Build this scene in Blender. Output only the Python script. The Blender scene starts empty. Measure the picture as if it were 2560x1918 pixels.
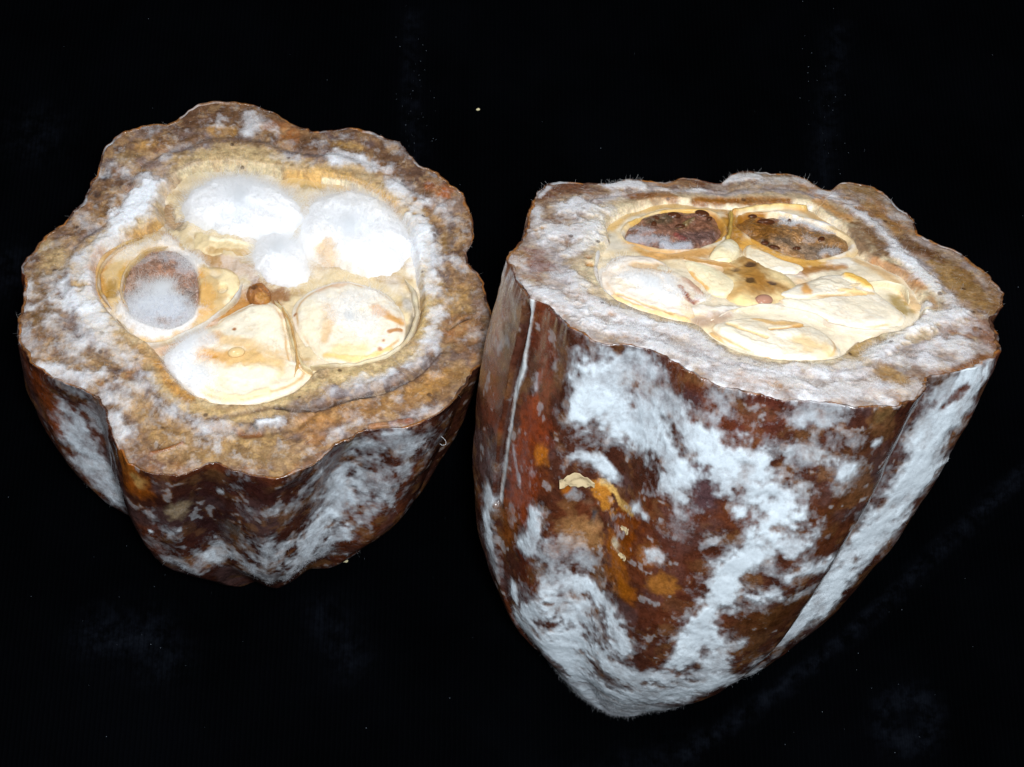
# Two halves of a cut, mouldy cacao pod standing on black velvet cloth.
import bpy, math
import numpy as np
from mathutils import Matrix, Vector

sc = bpy.context.scene
C = sc.collection
rng = np.random.default_rng(11)

# ------------------------------------------------------------------ camera
CAM_Z = 0.327
dep = math.radians(68)
cam_d = bpy.data.cameras.new('camera')
cam = bpy.data.objects.new('camera', cam_d); C.objects.link(cam)
cam.location = (0, 0, CAM_Z)
cam.rotation_euler = (math.radians(90) - dep, 0, 0)
cam_d.sensor_fit = 'HORIZONTAL'; cam_d.sensor_width = 36
cam_d.angle = math.radians(35)
cam_d.clip_start = 0.01; cam_d.clip_end = 20
sc.camera = cam

# ------------------------------------------------------------------ light
w = bpy.data.worlds.new('World'); sc.world = w; w.use_nodes = True
w.node_tree.nodes['Background'].inputs[0].default_value = (0.55, 0.62, 0.75, 1)
w.node_tree.nodes['Background'].inputs[1].default_value = 0.035

def area_light(name, loc, target, size, power, col):
    l = bpy.data.lights.new(name, 'AREA'); l.shape = 'DISK'; l.size = size; l.energy = power; l.color = col
    o = bpy.data.objects.new(name, l); C.objects.link(o); o.location = loc
    o.rotation_euler = (Vector(target) - Vector(loc)).to_track_quat('-Z', 'Y').to_euler()
    return o
area_light('copy_stand_lamp', (0.21, 0.19, 0.515), (0.0, 0.116, 0.038), 0.06, 0.80, (1.0, 0.98, 0.95))
area_light('copy_stand_lamp_second', (-0.24, 0.217, 0.478), (-0.02, 0.116, 0.038), 0.06, 0.62, (0.97, 0.985, 1.0))
area_light('front_fill_lamp', (0.02, -0.006, 0.356), (0.0, 0.11, 0.019), 0.04, 1.25, (0.92, 0.96, 1.0))  # fill lamp added beside the camera to brighten the pods' lower skins

sc.cycles.max_bounces = 16; sc.cycles.diffuse_bounces = 10; sc.cycles.transmission_bounces = 12
sc.view_settings.view_transform = 'Standard'
sc.view_settings.look = 'None'
sc.view_settings.exposure = 0.0
sc.view_settings.gamma = 1.0
sc.view_settings.use_curve_mapping = False

# ------------------------------------------------------------------ numeric helpers
TAB = rng.random((64, 64, 64)).astype(np.float32)

def vnoise(p):
    i = np.floor(p).astype(np.int64); f = (p - i).astype(np.float32)
    f = f * f * f * (f * (f * 6 - 15) + 10)
    i0 = i & 63; i1 = (i + 1) & 63
    x0, y0, z0 = i0.T; x1, y1, z1 = i1.T
    fx, fy, fz = f.T
    a = TAB[x0, y0, z0] * (1 - fx) + TAB[x1, y0, z0] * fx
    b = TAB[x0, y1, z0] * (1 - fx) + TAB[x1, y1, z0] * fx
    c = TAB[x0, y0, z1] * (1 - fx) + TAB[x1, y0, z1] * fx
    d = TAB[x0, y1, z1] * (1 - fx) + TAB[x1, y1, z1] * fx
    return (a * (1 - fy) + b * fy) * (1 - fz) + (c * (1 - fy) + d * fy) * fz

def fbm(P, size, octv=4, seed=0.0, gain=0.5):
    """fractal noise of the mm positions P, biggest feature SIZE mm, spread to about 0..1"""
    if P.shape[1] == 2: P = np.c_[P, np.zeros(len(P))]
    p = P / size + np.array([17.3, 5.1, 9.7]) * (seed + 1)
    s = 0; a = 1.0; t = 0
    for k in range(octv):
        s = s + a * vnoise(p); t += a; a *= gain
        p = p[:, [1, 2, 0]] * 2.03 + 3.7
    return np.clip((s / t - 0.5) * 1.5 + 0.5, 0, 1)

def sstep(a, b, x):
    t = np.clip((x - a) / (b - a), 0, 1); return t * t * (3 - 2 * t)

def hexc(h):
    v = np.array([int(h[i:i + 2], 16) / 255 for i in (1, 3, 5)])
    return np.where(v < 0.04045, v / 12.92, ((v + 0.055) / 1.055) ** 2.4)

def catmull(pts, n=8, closed=True):
    p = np.array(pts, float)
    if closed: q = np.vstack([p[-1], p, p[0], p[1]])
    else: q = np.vstack([2 * p[0] - p[1], p, 2 * p[-1] - p[-2]])
    out = []
    t = np.linspace(0, 1, n, endpoint=False)[:, None]
    for k in range(1, len(q) - 2):
        a, b, c, d = q[k - 1], q[k], q[k + 1], q[k + 2]
        out.append(0.5 * (2 * b + (c - a) * t + (2 * a - 5 * b + 4 * c - d) * t ** 2 + (3 * b - a - 3 * c + d) * t ** 3))
    if not closed: out.append(p[-1:])
    return np.vstack(out)

def seg_dist(P, pts):
    """distance of P to the polyline PTS (2 or 3 dimensions)"""
    best = np.full(len(P), 1e9)
    if len(pts) == 1: return np.sqrt(((P - pts[0]) ** 2).sum(1))
    for a, b in zip(pts[:-1], pts[1:]):
        ab = b - a
        t = np.clip(((P - a) @ ab) / max(ab @ ab, 1e-9), 0, 1)
        best = np.minimum(best, ((P - a - t[:, None] * ab) ** 2).sum(1))
    return np.sqrt(best)

def poly_sd(P, poly):
    """signed distance to a closed 2-D polygon, positive inside"""
    d = seg_dist(P, np.vstack([poly, poly[:1]]))
    x, y = P.T; ins = np.zeros(len(P), bool)
    q = np.roll(poly, -1, 0)
    for (x0, y0), (x1, y1) in zip(poly, q):
        if y0 == y1: continue
        c = ((y0 > y) != (y1 > y)) & (x < (x1 - x0) * (y - y0) / (y1 - y0) + x0)
        ins ^= c
    return np.where(ins, d, -d)

class Paint:
    """colour, mould, wetness and relief carried by the points of one surface (mm)"""
    def __init__(s, P, base, seed=0):
        s.P = P; n = len(P)
        s.col = np.tile(hexc(base), (n, 1)) if isinstance(base, str) else base
        s.m = np.zeros(n); s.wet = np.zeros(n); s.dz = np.zeros(n)
        s.n1 = fbm(P, 4.0, 4, seed + .3); s.n2 = fbm(P, 1.1, 3, seed + .6); s.n3 = fbm(P, 2.6, 5, seed + .8, .62)
    def mix(s, mask, col): s.col = s.col + (hexc(col) - s.col) * mask[:, None]
    def stroke(s, pts, wdt, col=None, op=1.0, m=None, dz=0.0, wet=None, soft=0.5, rough=1.0):
        lo, hi = pts.min(0) - 2.2 * wdt, pts.max(0) + 2.2 * wdt
        ix = np.nonzero(((s.P > lo) & (s.P < hi)).all(1))[0]
        if not len(ix): return
        d = seg_dist(s.P[ix], pts)
        d = d + ((s.n1[ix] - .5) * 1.3 + (s.n2[ix] - .5) * .9) * rough * wdt
        k = (1 - sstep(wdt * (1 - soft), wdt * (1 + soft), d)) * op
        if col is not None: s.col[ix] += (hexc(col) - s.col[ix]) * k[:, None]
        if m is not None:                                  # mould fades out in wisps
            km = np.clip(1.25 - d / (1.25 * wdt) + (s.n3[ix] - .5) * .7, 0, 1); km = km * km * (3 - 2 * km) * op
            s.m[ix] += (m - s.m[ix]) * np.clip(km, 0, 1)
            halo = np.clip(1.7 - d / (1.25 * wdt) + (s.n3[ix] - .5) * 1.6, 0, 1) * op * .38 * m      # thin film round the patch
            s.m[ix] = np.maximum(s.m[ix], halo)
        if wet is not None: s.wet[ix] += (wet - s.wet[ix]) * k
        if dz: s.dz[ix] += dz * k

# ------------------------------------------------------------------ materials
def nt(name):
    m = bpy.data.materials.new(name); m.use_nodes = True
    t = m.node_tree; t.nodes.clear(); return m, t
def nd(t, kind, **kw):
    n = t.nodes.new(kind)
    for k, v in kw.items():
        if k.startswith('i_'):
            key = k[2:]; key = int(key) if key.isdigit() else key.replace('_', ' ')
            n.inputs[key].default_value = v
        else: setattr(n, k, v)
    return n
def noise_node(t, coord, scale, detail=4, rough=0.6):
    n = nd(t, 'ShaderNodeTexNoise', i_Scale=scale, i_Detail=detail, i_Roughness=rough)
    t.links.new(coord, n.inputs['Vector']); return n.outputs['Fac']
def maprange(t, val, a, b, c=0.0, d=1.0, smooth=True):
    n = nd(t, 'ShaderNodeMapRange', interpolation_type='SMOOTHSTEP' if smooth else 'LINEAR')
    t.links.new(val, n.inputs[0])
    for k, v in zip((1, 2, 3, 4), (a, b, c, d)): n.inputs[k].default_value = v
    return n.outputs[0]
def math_node(t, op, a, b):
    n = nd(t, 'ShaderNodeMath', operation=op)
    for k, v in enumerate((a, b)):
        if isinstance(v, (int, float)): n.inputs[k].default_value = v
        else: t.links.new(v, n.inputs[k])
    return n.outputs[0]
def mixc(t, fac, a, b, blend='MIX'):
    n = nd(t, 'ShaderNodeMix', data_type='RGBA', blend_type=blend)
    if isinstance(fac, (int, float)): n.inputs[0].default_value = fac
    else: t.links.new(fac, n.inputs[0])
    for k, v in ((6, a), (7, b)):
        if isinstance(v, tuple): n.inputs[k].default_value = (*v, 1)
        else: t.links.new(v, n.inputs[k])
    return n.outputs[2]

def surface(name, rough=0.5, spec=0.5, sss=0.0, rad=(1.0, 0.45, 0.25), sscale=0.0015, mott=0.35, pits=0.0, bump=0.3, mould_white=(0.80, 0.85, 0.90), coat=0.0, wetrough=0.12):
    """organic surface: painted colour, mottled, under a broken fibrous layer of mould"""
    m, t = nt(name)
    L = t.links.new
    tc = nd(t, 'ShaderNodeTexCoord').outputs['Object']
    col = nd(t, 'ShaderNodeAttribute', attribute_name='col').outputs['Color']
    mo = nd(t, 'ShaderNodeAttribute', attribute_name='mould').outputs['Fac']
    we = nd(t, 'ShaderNodeAttribute', attribute_name='wet').outputs['Fac']
    n1 = noise_node(t, tc, 700, 5, 0.65); n2 = noise_node(t, tc, 2600, 3, 0.6); n3 = noise_node(t, tc, 1500, 6, 0.75)
    f = maprange(t, n1, 0.3, 0.7, 1 - mott, 1 + mott)
    g = maprange(t, n2, 0.3, 0.7, 1 - mott * .7, 1 + mott * .7)
    fg = math_node(t, 'MULTIPLY', f, g)
    cb = nd(t, 'ShaderNodeCombineXYZ')
    for k in range(3): L(fg, cb.inputs[k])
    c = mixc(t, 1.0, col, cb.outputs[0], 'MULTIPLY')
    mn = math_node(t, 'ADD', mo, math_node(t, 'MULTIPLY', math_node(t, 'SUBTRACT', n3, 0.5), 0.55))
    mf = maprange(t, mn, 0.06, 1.0, 0.0, 1.0, False)
    wn = maprange(t, n3, 0.3, 0.7, 0.90, 1.05)
    cw = nd(t, 'ShaderNodeCombineXYZ')
    for k in range(3): L(wn, cw.inputs[k])
    white = mixc(t, 1.0, mould_white, cw.outputs[0], 'MULTIPLY')
    c = mixc(t, mf, c, white)
    if pits:
        v = nd(t, 'ShaderNodeTexVoronoi', i_Scale=420.0); L(tc, v.inputs['Vector'])
        rnd = nd(t, 'ShaderNodeSeparateColor'); L(v.outputs['Color'], rnd.inputs[0])
        near = maprange(t, v.outputs['Distance'], 0.12, 0.26, 1, 0)
        pick = maprange(t, rnd.outputs[0], 1 - pits, 1 - pits + .02, 0, 0.75)
        c = mixc(t, math_node(t, 'MULTIPLY', near, pick), c, (0.05, 0.022, 0.012))
    b = nd(t, 'ShaderNodeBsdfPrincipled')
    L(c, b.inputs['Base Color'])
    r0 = maprange(t, n1, 0.3, 0.7, rough - .12, rough + .12)
    rw = nd(t, 'ShaderNodeMix', data_type='FLOAT'); L(we, rw.inputs[0]); L(r0, rw.inputs[2]); rw.inputs[3].default_value = wetrough
    rm = nd(t, 'ShaderNodeMix', data_type='FLOAT'); L(mf, rm.inputs[0]); L(rw.outputs[0], rm.inputs[2]); rm.inputs[3].default_value = 1.0
    L(rm.outputs[0], b.inputs['Roughness'])
    L(maprange(t, mf, 0, 1, spec, 0.08, False), b.inputs['Specular IOR Level'])
    if sss:
        b.inputs['Subsurface Weight'].default_value = sss
        b.inputs['Subsurface Radius'].default_value = rad
        b.inputs['Subsurface Scale'].default_value = sscale
    if coat:
        L(maprange(t, mf, 0.0, 0.6, coat, 0.0, False), b.inputs['Coat Weight']); b.inputs['Coat Roughness'].default_value = 0.14
    h = math_node(t, 'ADD', math_node(t, 'MULTIPLY', n1, 1.0), math_node(t, 'MULTIPLY', n3, math_node(t, 'ADD', mf, 0.35)))
    bp = nd(t, 'ShaderNodeBump', i_Strength=bump, i_Distance=0.0006); L(h, bp.inputs['Height'])
    L(bp.outputs[0], b.inputs['Normal'])
    o = nd(t, 'ShaderNodeOutputMaterial'); L(b.outputs[0], o.inputs[0])
    return m

M_FLESH = surface('rotten_husk_flesh', rough=0.45, spec=0.45, sss=0.12, mott=0.22, pits=0.13, bump=0.36, mould_white=(0.80, 0.83, 0.88))
M_SKIN = surface('brown_pod_skin', rough=0.28, spec=0.5, mott=0.26, pits=0.0, bump=0.16, coat=0.45, mould_white=(0.62, 0.70, 0.76), wetrough=0.3)
M_BEAN = surface('cream_bean_flesh', rough=0.42, spec=0.4, sss=0.30, rad=(1.0, 0.9, 0.8), mott=0.06, bump=0.16, mould_white=(0.90, 0.90, 0.92))
M_KERNEL = surface('wet_dark_kernel', rough=0.15, spec=0.7, sss=0.05, mott=0.40, bump=0.8, mould_white=(0.66, 0.70, 0.78))

def simple(name, col, rough, spec=0.5, sss=0.0, trans=0.0, ior=1.35, tl=0.0, sheen=0.0):
    m, t = nt(name); b = nd(t, 'ShaderNodeBsdfPrincipled'); o = nd(t, 'ShaderNodeOutputMaterial'); t.links.new(b.outputs[0], o.inputs[0])
    b.inputs['Base Color'].default_value = (*col, 1); b.inputs['Roughness'].default_value = rough; b.inputs['Specular IOR Level'].default_value = spec
    b.inputs['Subsurface Weight'].default_value = sss; b.inputs['Subsurface Radius'].default_value = (1, .95, .9); b.inputs['Subsurface Scale'].default_value = 0.0015
    b.inputs['Transmission Weight'].default_value = trans; b.inputs['IOR'].default_value = ior
    if tl:
        tr = nd(t, 'ShaderNodeBsdfTranslucent'); tr.inputs[0].default_value = (*col, 1)
        mx = nd(t, 'ShaderNodeMixShader'); mx.inputs[0].default_value = tl
        t.links.new(b.outputs[0], mx.inputs[1]); t.links.new(tr.outputs[0], mx.inputs[2]); t.links.new(mx.outputs[0], o.inputs[0])
    return m
M_FUZZ = simple('white_mould_hyphae', (0.965, 0.975, 0.985), 0.9, 0.05, tl=0.5)
M_FUZZ_GREY = simple('grey_mould_hyphae', (0.72, 0.75, 0.80), 0.9, 0.05, tl=0.5)
M_AMBER = simple('amber_exudate', (0.07, 0.022, 0.008), 0.04, 0.7)
M_AMBER_CLEAR = simple('clear_exudate', (0.78, 0.56, 0.28), 0.04, 0.7, sss=0.4)
M_PEEL = simple('dry_peel', (0.62, 0.50, 0.30), 0.5, 0.3, tl=0.3)
M_CRUMB = simple('crumb', (0.62, 0.56, 0.34), 0.8, 0.2)
M_DUST = simple('dust', (0.16, 0.19, 0.23), 0.9, 0.1)

# ------------------------------------------------------------------ object helpers
def tag(o, label=None, cat=None, kind=None, group=None):
    for k, v in (('label', label), ('category', cat), ('kind', kind), ('group', group)):
        if v: o[k] = v
    return o
def link(o, parent=None):
    C.objects.link(o)
    if parent is not None: o.parent = parent
    return o
def mesh_np(name, V, quads, tris=None, attrs=None, mat=None, parent=None, smooth=True):
    """V in metres in the parent's frame; quads (n,4), tris (k,3)"""
    me = bpy.data.meshes.new(name)
    nq = len(quads); ntri = 0 if tris is None else len(tris)
    me.vertices.add(len(V)); me.vertices.foreach_set('co', np.ascontiguousarray(V, np.float32).ravel())
    idx = np.ravel(quads) if not ntri else np.r_[np.ravel(quads), np.ravel(tris)]
    me.loops.add(len(idx)); me.loops.foreach_set('vertex_index', idx.astype(np.int32))
    tot = np.r_[np.full(nq, 4), np.full(ntri, 3)]
    st = np.r_[0, np.cumsum(tot)[:-1]]
    me.polygons.add(nq + ntri)
    me.polygons.foreach_set('loop_start', st.astype(np.int32)); me.polygons.foreach_set('loop_total', tot.astype(np.int32))
    me.update(calc_edges=True); me.validate()
    me.polygons.foreach_set('use_smooth', np.full(nq + ntri, smooth))
    if attrs is not None:
        a = me.attributes.new('col', 'FLOAT_COLOR', 'POINT')
        a.data.foreach_set('color', np.c_[np.clip(attrs.col, 0.002, 0.95), np.ones(len(V))].astype(np.float32).ravel())
        for nm, v in (('mould', attrs.m), ('wet', attrs.wet)):
            a = me.attributes.new(nm, 'FLOAT', 'POINT'); a.data.foreach_set('value', np.clip(v, 0, 1.3).astype(np.float32))
    if mat: me.materials.append(mat)
    return link(bpy.data.objects.new(name, me), parent)

def grid_quads(nr, nt_, off=0):
    """rings r=0..nr-1 of nt_ points each, closed around"""
    r = np.arange(nr - 1)[:, None]; c = np.arange(nt_)[None]; c2 = (c + 1) % nt_
    return np.stack([r * nt_ + c, (r + 1) * nt_ + c, (r + 1) * nt_ + c2, r * nt_ + c2], -1).reshape(-1, 4) + off

def star_r(out, ctr, N):
    """radius of the closed outline OUT about CTR at N even angles"""
    p = catmull(out, 10) - ctr
    a = np.arctan2(p[:, 1], p[:, 0]); r = np.hypot(*p.T); o = np.argsort(a); a, r = a[o], r[o]
    th = np.linspace(-np.pi, np.pi, N, endpoint=False)
    return th, np.interp(th, np.r_[a - 2 * np.pi, a, a + 2 * np.pi], np.r_[r, r, r])

def hairs(name, parent, roots, nrm, length, radius, mat, curl=0.6, pts=4, flat=0.0):
    """fine mould threads: hair curves, one object"""
    n = len(roots)
    cu = bpy.data.hair_curves.new(name); cu.add_curves([pts] * n)
    L = length * rng.uniform(0.5, 1.4, n)
    d = nrm + rng.normal(0, curl, (n, 3)); d[:, 2] *= (1 - flat); d /= np.linalg.norm(d, axis=1)[:, None] + 1e-9
    bend = rng.normal(0, curl, (n, 3)) + nrm * 0.2 * (1 - flat)
    t = np.linspace(0, 1, pts)
    Pp = roots[:, None] + (d[:, None] * t[None, :, None] + bend[:, None] * (t ** 2)[None, :, None] * 0.5) * L[:, None, None]
    cu.points.foreach_set('position', Pp.astype(np.float32).ravel())
    rr = radius * (1 - 0.6 * t)[None] * rng.uniform(0.6, 1.3, n)[:, None]
    cu.points.foreach_set('radius', rr.astype(np.float32).ravel())
    cu.materials.append(mat)
    o = link(bpy.data.objects.new(name, cu), parent); o['kind'] = 'stuff'
    return o
def fuzz_on(ob, weight, count, length, radius, mat, parent, name='mould_fuzz', **kw):
    me = ob.data; n = len(me.vertices)
    V = np.empty(n * 3, np.float32); me.vertices.foreach_get('co', V); V = V.reshape(-1, 3).astype(float)
    N = np.empty(n * 3, np.float32); me.vertex_normals.foreach_get('vector', N); N = N.reshape(-1, 3).astype(float)
    w_ = np.clip(weight, 0, None); 
    i = rng.choice(n, count, p=w_ / w_.sum())
    return hairs(name, parent, V[i] + rng.normal(0, 0.00012, (count, 3)) - N[i] * 0.0001, N[i], length, radius, mat, **kw)

# ------------------------------------------------------------------ the two pod halves: frames, outlines, bodies (mm)
class Pod: pass
def pod(name, loc_face, axes, hom, zoom, out, fitp, label):
    p = Pod()
    p.L = fitp[0]
    e1, e2, n = [Vector(a) for a in axes]
    R = Matrix((e1, e2, n)).transposed().to_4x4()
    face = Vector(loc_face)
    p.root = bpy.data.objects.new(name, None); p.root.empty_display_size = 0.02
    p.M = Matrix.Translation(face - n * p.L * 0.001) @ R
    p.root.matrix_world = p.M
    C.objects.link(p.root); tag(p.root, label, 'cacao pod', group='halves of the cut cacao pod')
    s, ox, oy = zoom
    p.H = np.array(hom) @ np.array([[1 / s, 0, ox], [0, 1 / s, oy], [0, 0, 1]])   # tracing sheet -> mm on the cut face
    p.out = np.array(out); p.p = fitp
    return p
def uv(p, pts):
    q = np.c_[np.array(pts, float).reshape(-1, 2), np.ones(len(pts) if np.ndim(pts) > 1 else 1)] @ p.H.T
    return q[:, :2] / q[:, 2:]
KN = np.array([0, .12, .28, .45, .62, .78, .9, .97, 1.])
def pchip(x, xs, ys):
    h = np.diff(xs); d = np.diff(ys) / h
    m = np.r_[d[0], np.where(d[:-1] * d[1:] > 0, 2 * d[:-1] * d[1:] / (d[:-1] + d[1:] + 1e-12), 0), d[-1] * 2.5]
    k = np.clip(np.searchsorted(xs, x) - 1, 0, len(h) - 1); t = (x - xs[k]) / h[k]
    return ((1 + 2 * t) * (1 - t) ** 2 * ys[k] + t * (1 - t) ** 2 * h[k] * m[k] + t * t * (3 - 2 * t) * ys[k + 1] + t * t * (t - 1) * h[k] * m[k + 1])
def rim_jag(p, th):
    """ragged cut edge, mm"""
    q = np.stack([np.cos(th), np.sin(th), 0 * th], -1).reshape(-1, 3) * 42
    return ((fbm(q, 4.0, 3, 81) - .5) * 1.3 + (fbm(q, 1.3, 2, 83) - .5) * .5).reshape(np.shape(th))
def body_uvz(p, th, t):
    """point of the pod wall at angle th, depth share t (arrays of one shape), mm in the cut-face frame"""
    t_, rr = star_r(p.out, np.zeros(2), 720)
    sm = np.fft.irfft(np.fft.rfft(rr) * np.exp(-(np.arange(361) / 2.6) ** 2), 720)
    f = lambda a: np.interp(th, np.r_[t_, np.pi], np.r_[a, a[0]])
    g = 1 + p.groove * np.sin(np.pi * np.clip(t * 1.5, 0, 1)) 
    r = f(sm) + (f(rr) - f(sm)) * g
    r = r + rim_jag(p, th) * np.exp(-t * p.L / 2.2)
    k = np.clip(pchip(t, KN, np.r_[1, p.p[5:12], 0.0]), 0, 2)
    u = k * r * np.cos(th) + t * p.p[1] + t * t * p.p[3]
    v = k * r * np.sin(th) + t * p.p[2] + t * t * p.p[4]
    return np.stack([u, v, -t * p.L], -1)
LEFT = pod('cacao_pod_half', (-0.0507344, 0.1363950, 0.0429637),
    ((1.0000000, 0.0000000, 0.0000000), (0.0000000, 0.9612617, -0.2756374), (0.0000000, 0.2756374, 0.9612617)),
    ((0.09025365263, 0.01197385002, -64.7902279), (-0, -0.1205419471, 84.37936297), (-0, 0.0002360102576, 1)), (1.7258, 0, 220),
    [(-12.4,50.8),(-6.4,50.6),(-2.3,48.8),(1.3,46.7),(4.0,44.2),(6.5,42.6),(10.0,41.9),(13.4,42.2),(17.2,42.6),(21.2,41.7),(25.6,39.6),(28.6,36.9),(30.7,33.8),(32.0,31.4),(34.6,29.7),(38.0,26.4),(40.5,23.1),(41.7,19.2),(42.7,14.7),(42.9,10.9),(41.9,6.6),(42.2,3.5),(44.0,1.7),(45.2,-1.3),(46.3,-5.4),(47.0,-10.1),(47.1,-14.7),(46.7,-18.6),(45.2,-21.3),(43.1,-23.8),(42.3,-26.2),(40.2,-29.5),(37.7,-32.1),(35.7,-33.7),(32.7,-35.5),(29.4,-35.7),(25.2,-35.9),(22.4,-37.1),(20.0,-39.1),(17.3,-41.9),(14.2,-44.4),(11.1,-46.1),(8.7,-46.9),(5.4,-46.1),(2.0,-44.9),(-1.4,-43.7),(-4.2,-44.4),(-6.9,-45.7),(-8.8,-46.4),(-11.8,-45.7),(-15.2,-44.7),(-17.5,-43.2),(-19.2,-40.9),(-20.7,-38.3),(-22.0,-36.0),(-22.9,-32.4),(-24.0,-30.3),(-26.0,-28.1),(-29.3,-26.3),(-33.4,-24.6),(-35.8,-23.3),(-37.9,-21.1),(-40.1,-18.3),(-41.8,-15.0),(-42.6,-12.1),(-42.8,-9.5),(-42.7,-6.6),(-42.9,-4.3),(-43.5,-1.3),(-44.4,2.3),(-44.5,5.4),(-43.2,8.4),(-41.5,11.5),(-39.3,14.7),(-37.5,17.9),(-35.8,20.5),(-35.2,23.7),(-34.8,27.0),(-34.1,29.0),(-34.0,33.1),(-33.9,36.5),(-32.4,39.3),(-30.3,41.7),(-27.6,43.1),(-25.2,43.8),(-22.3,43.8),(-20.5,44.9),(-18.3,47.0),(-15.7,49.5)],
    np.array([49.9908, -14.6704, -3.142, 16.5866, -24.1822, 0.982, 0.9477, 0.8822, 0.7825, 0.5913, 0.421, 0.2138]),
    'short mouldy cacao pod half whose cut face holds two big fluffy white mould cushions')
LEFT.groove = 0.3
RIGHT = pod('cacao_pod_half.001', (0.0413112, 0.1202845, 0.0741322),
    ((0.9964655, -0.0455763, -0.0705647), (0.0000000, 0.8400219, -0.5425525), (0.0840034, 0.5406349, 0.8370528)),
    ((0.08893546023, -0.02041632508, -152.6009928), (0.01209503815, -0.1671259046, 96.75635005), (-5.076921617e-05, 0.0004924613969, 1)), (1.6265, 1200, 400),
    [(-34.8,31.3),(-32.2,32.8),(-28.0,33.1),(-23.3,33.5),(-19.5,35.8),(-15.7,36.0),(-12.0,35.3),(-8.5,38.2),(-5.2,37.9),(-1.9,36.9),(0.9,40.8),(3.5,42.8),(7.3,42.7),(12.2,43.2),(15.0,42.1),(17.4,38.9),(20.0,37.7),(22.6,41.3),(26.0,41.8),(29.0,39.8),(31.0,37.6),(32.0,32.9),(33.6,28.9),(34.0,22.9),(36.3,19.7),(39.4,17.5),(41.7,13.4),(43.9,9.5),(44.6,5.4),(44.1,1.3),(42.6,-2.9),(40.9,-5.4),(40.5,-8.5),(40.6,-12.3),(39.3,-16.1),(36.0,-19.4),(31.3,-22.0),(27.7,-23.5),(25.6,-24.8),(24.6,-27.7),(22.2,-30.6),(18.7,-32.7),(14.9,-34.0),(11.1,-33.9),(6.5,-33.4),(1.5,-33.4),(-3.1,-32.9),(-7.9,-31.2),(-12.3,-28.7),(-15.9,-25.0),(-18.9,-22.2),(-22.0,-21.2),(-26.8,-21.1),(-29.9,-19.4),(-32.6,-16.1),(-34.6,-13.0),(-36.5,-10.2),(-38.2,-8.9),(-40.2,-4.5),(-41.5,-0.7),(-42.1,3.3),(-41.5,6.8),(-39.3,10.5),(-39.0,14.9),(-38.3,20.4),(-37.1,26.1),(-35.7,29.7)],
    np.array([93.9286, -14.7188, -2.4325, 1.4876, -7.2484, 0.9931, 0.9679, 0.9127, 0.8132, 0.6093, 0.3299, 0.1542]),
    'long leaning mouldy cacao pod half with two dark wet seeds and white streaked brown skin')
RIGHT.groove = 0.3
#==BODYDEF END
PEELS = [(-140.1, 0.293, 2.9), (-119.8, 0.369, 1.1), (-117.8, 0.425, 1.0)]
THREAD = (-36.0, 0.195)
CRUMBS = [((-.0079, .2006), .0004, 'single straw coloured crumb on the cloth behind the pod halves', 1), ((-0.0348, 0.0924), .0006, 'pale crumb on the cloth at the foot of the shorter pod half', 2)]
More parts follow.
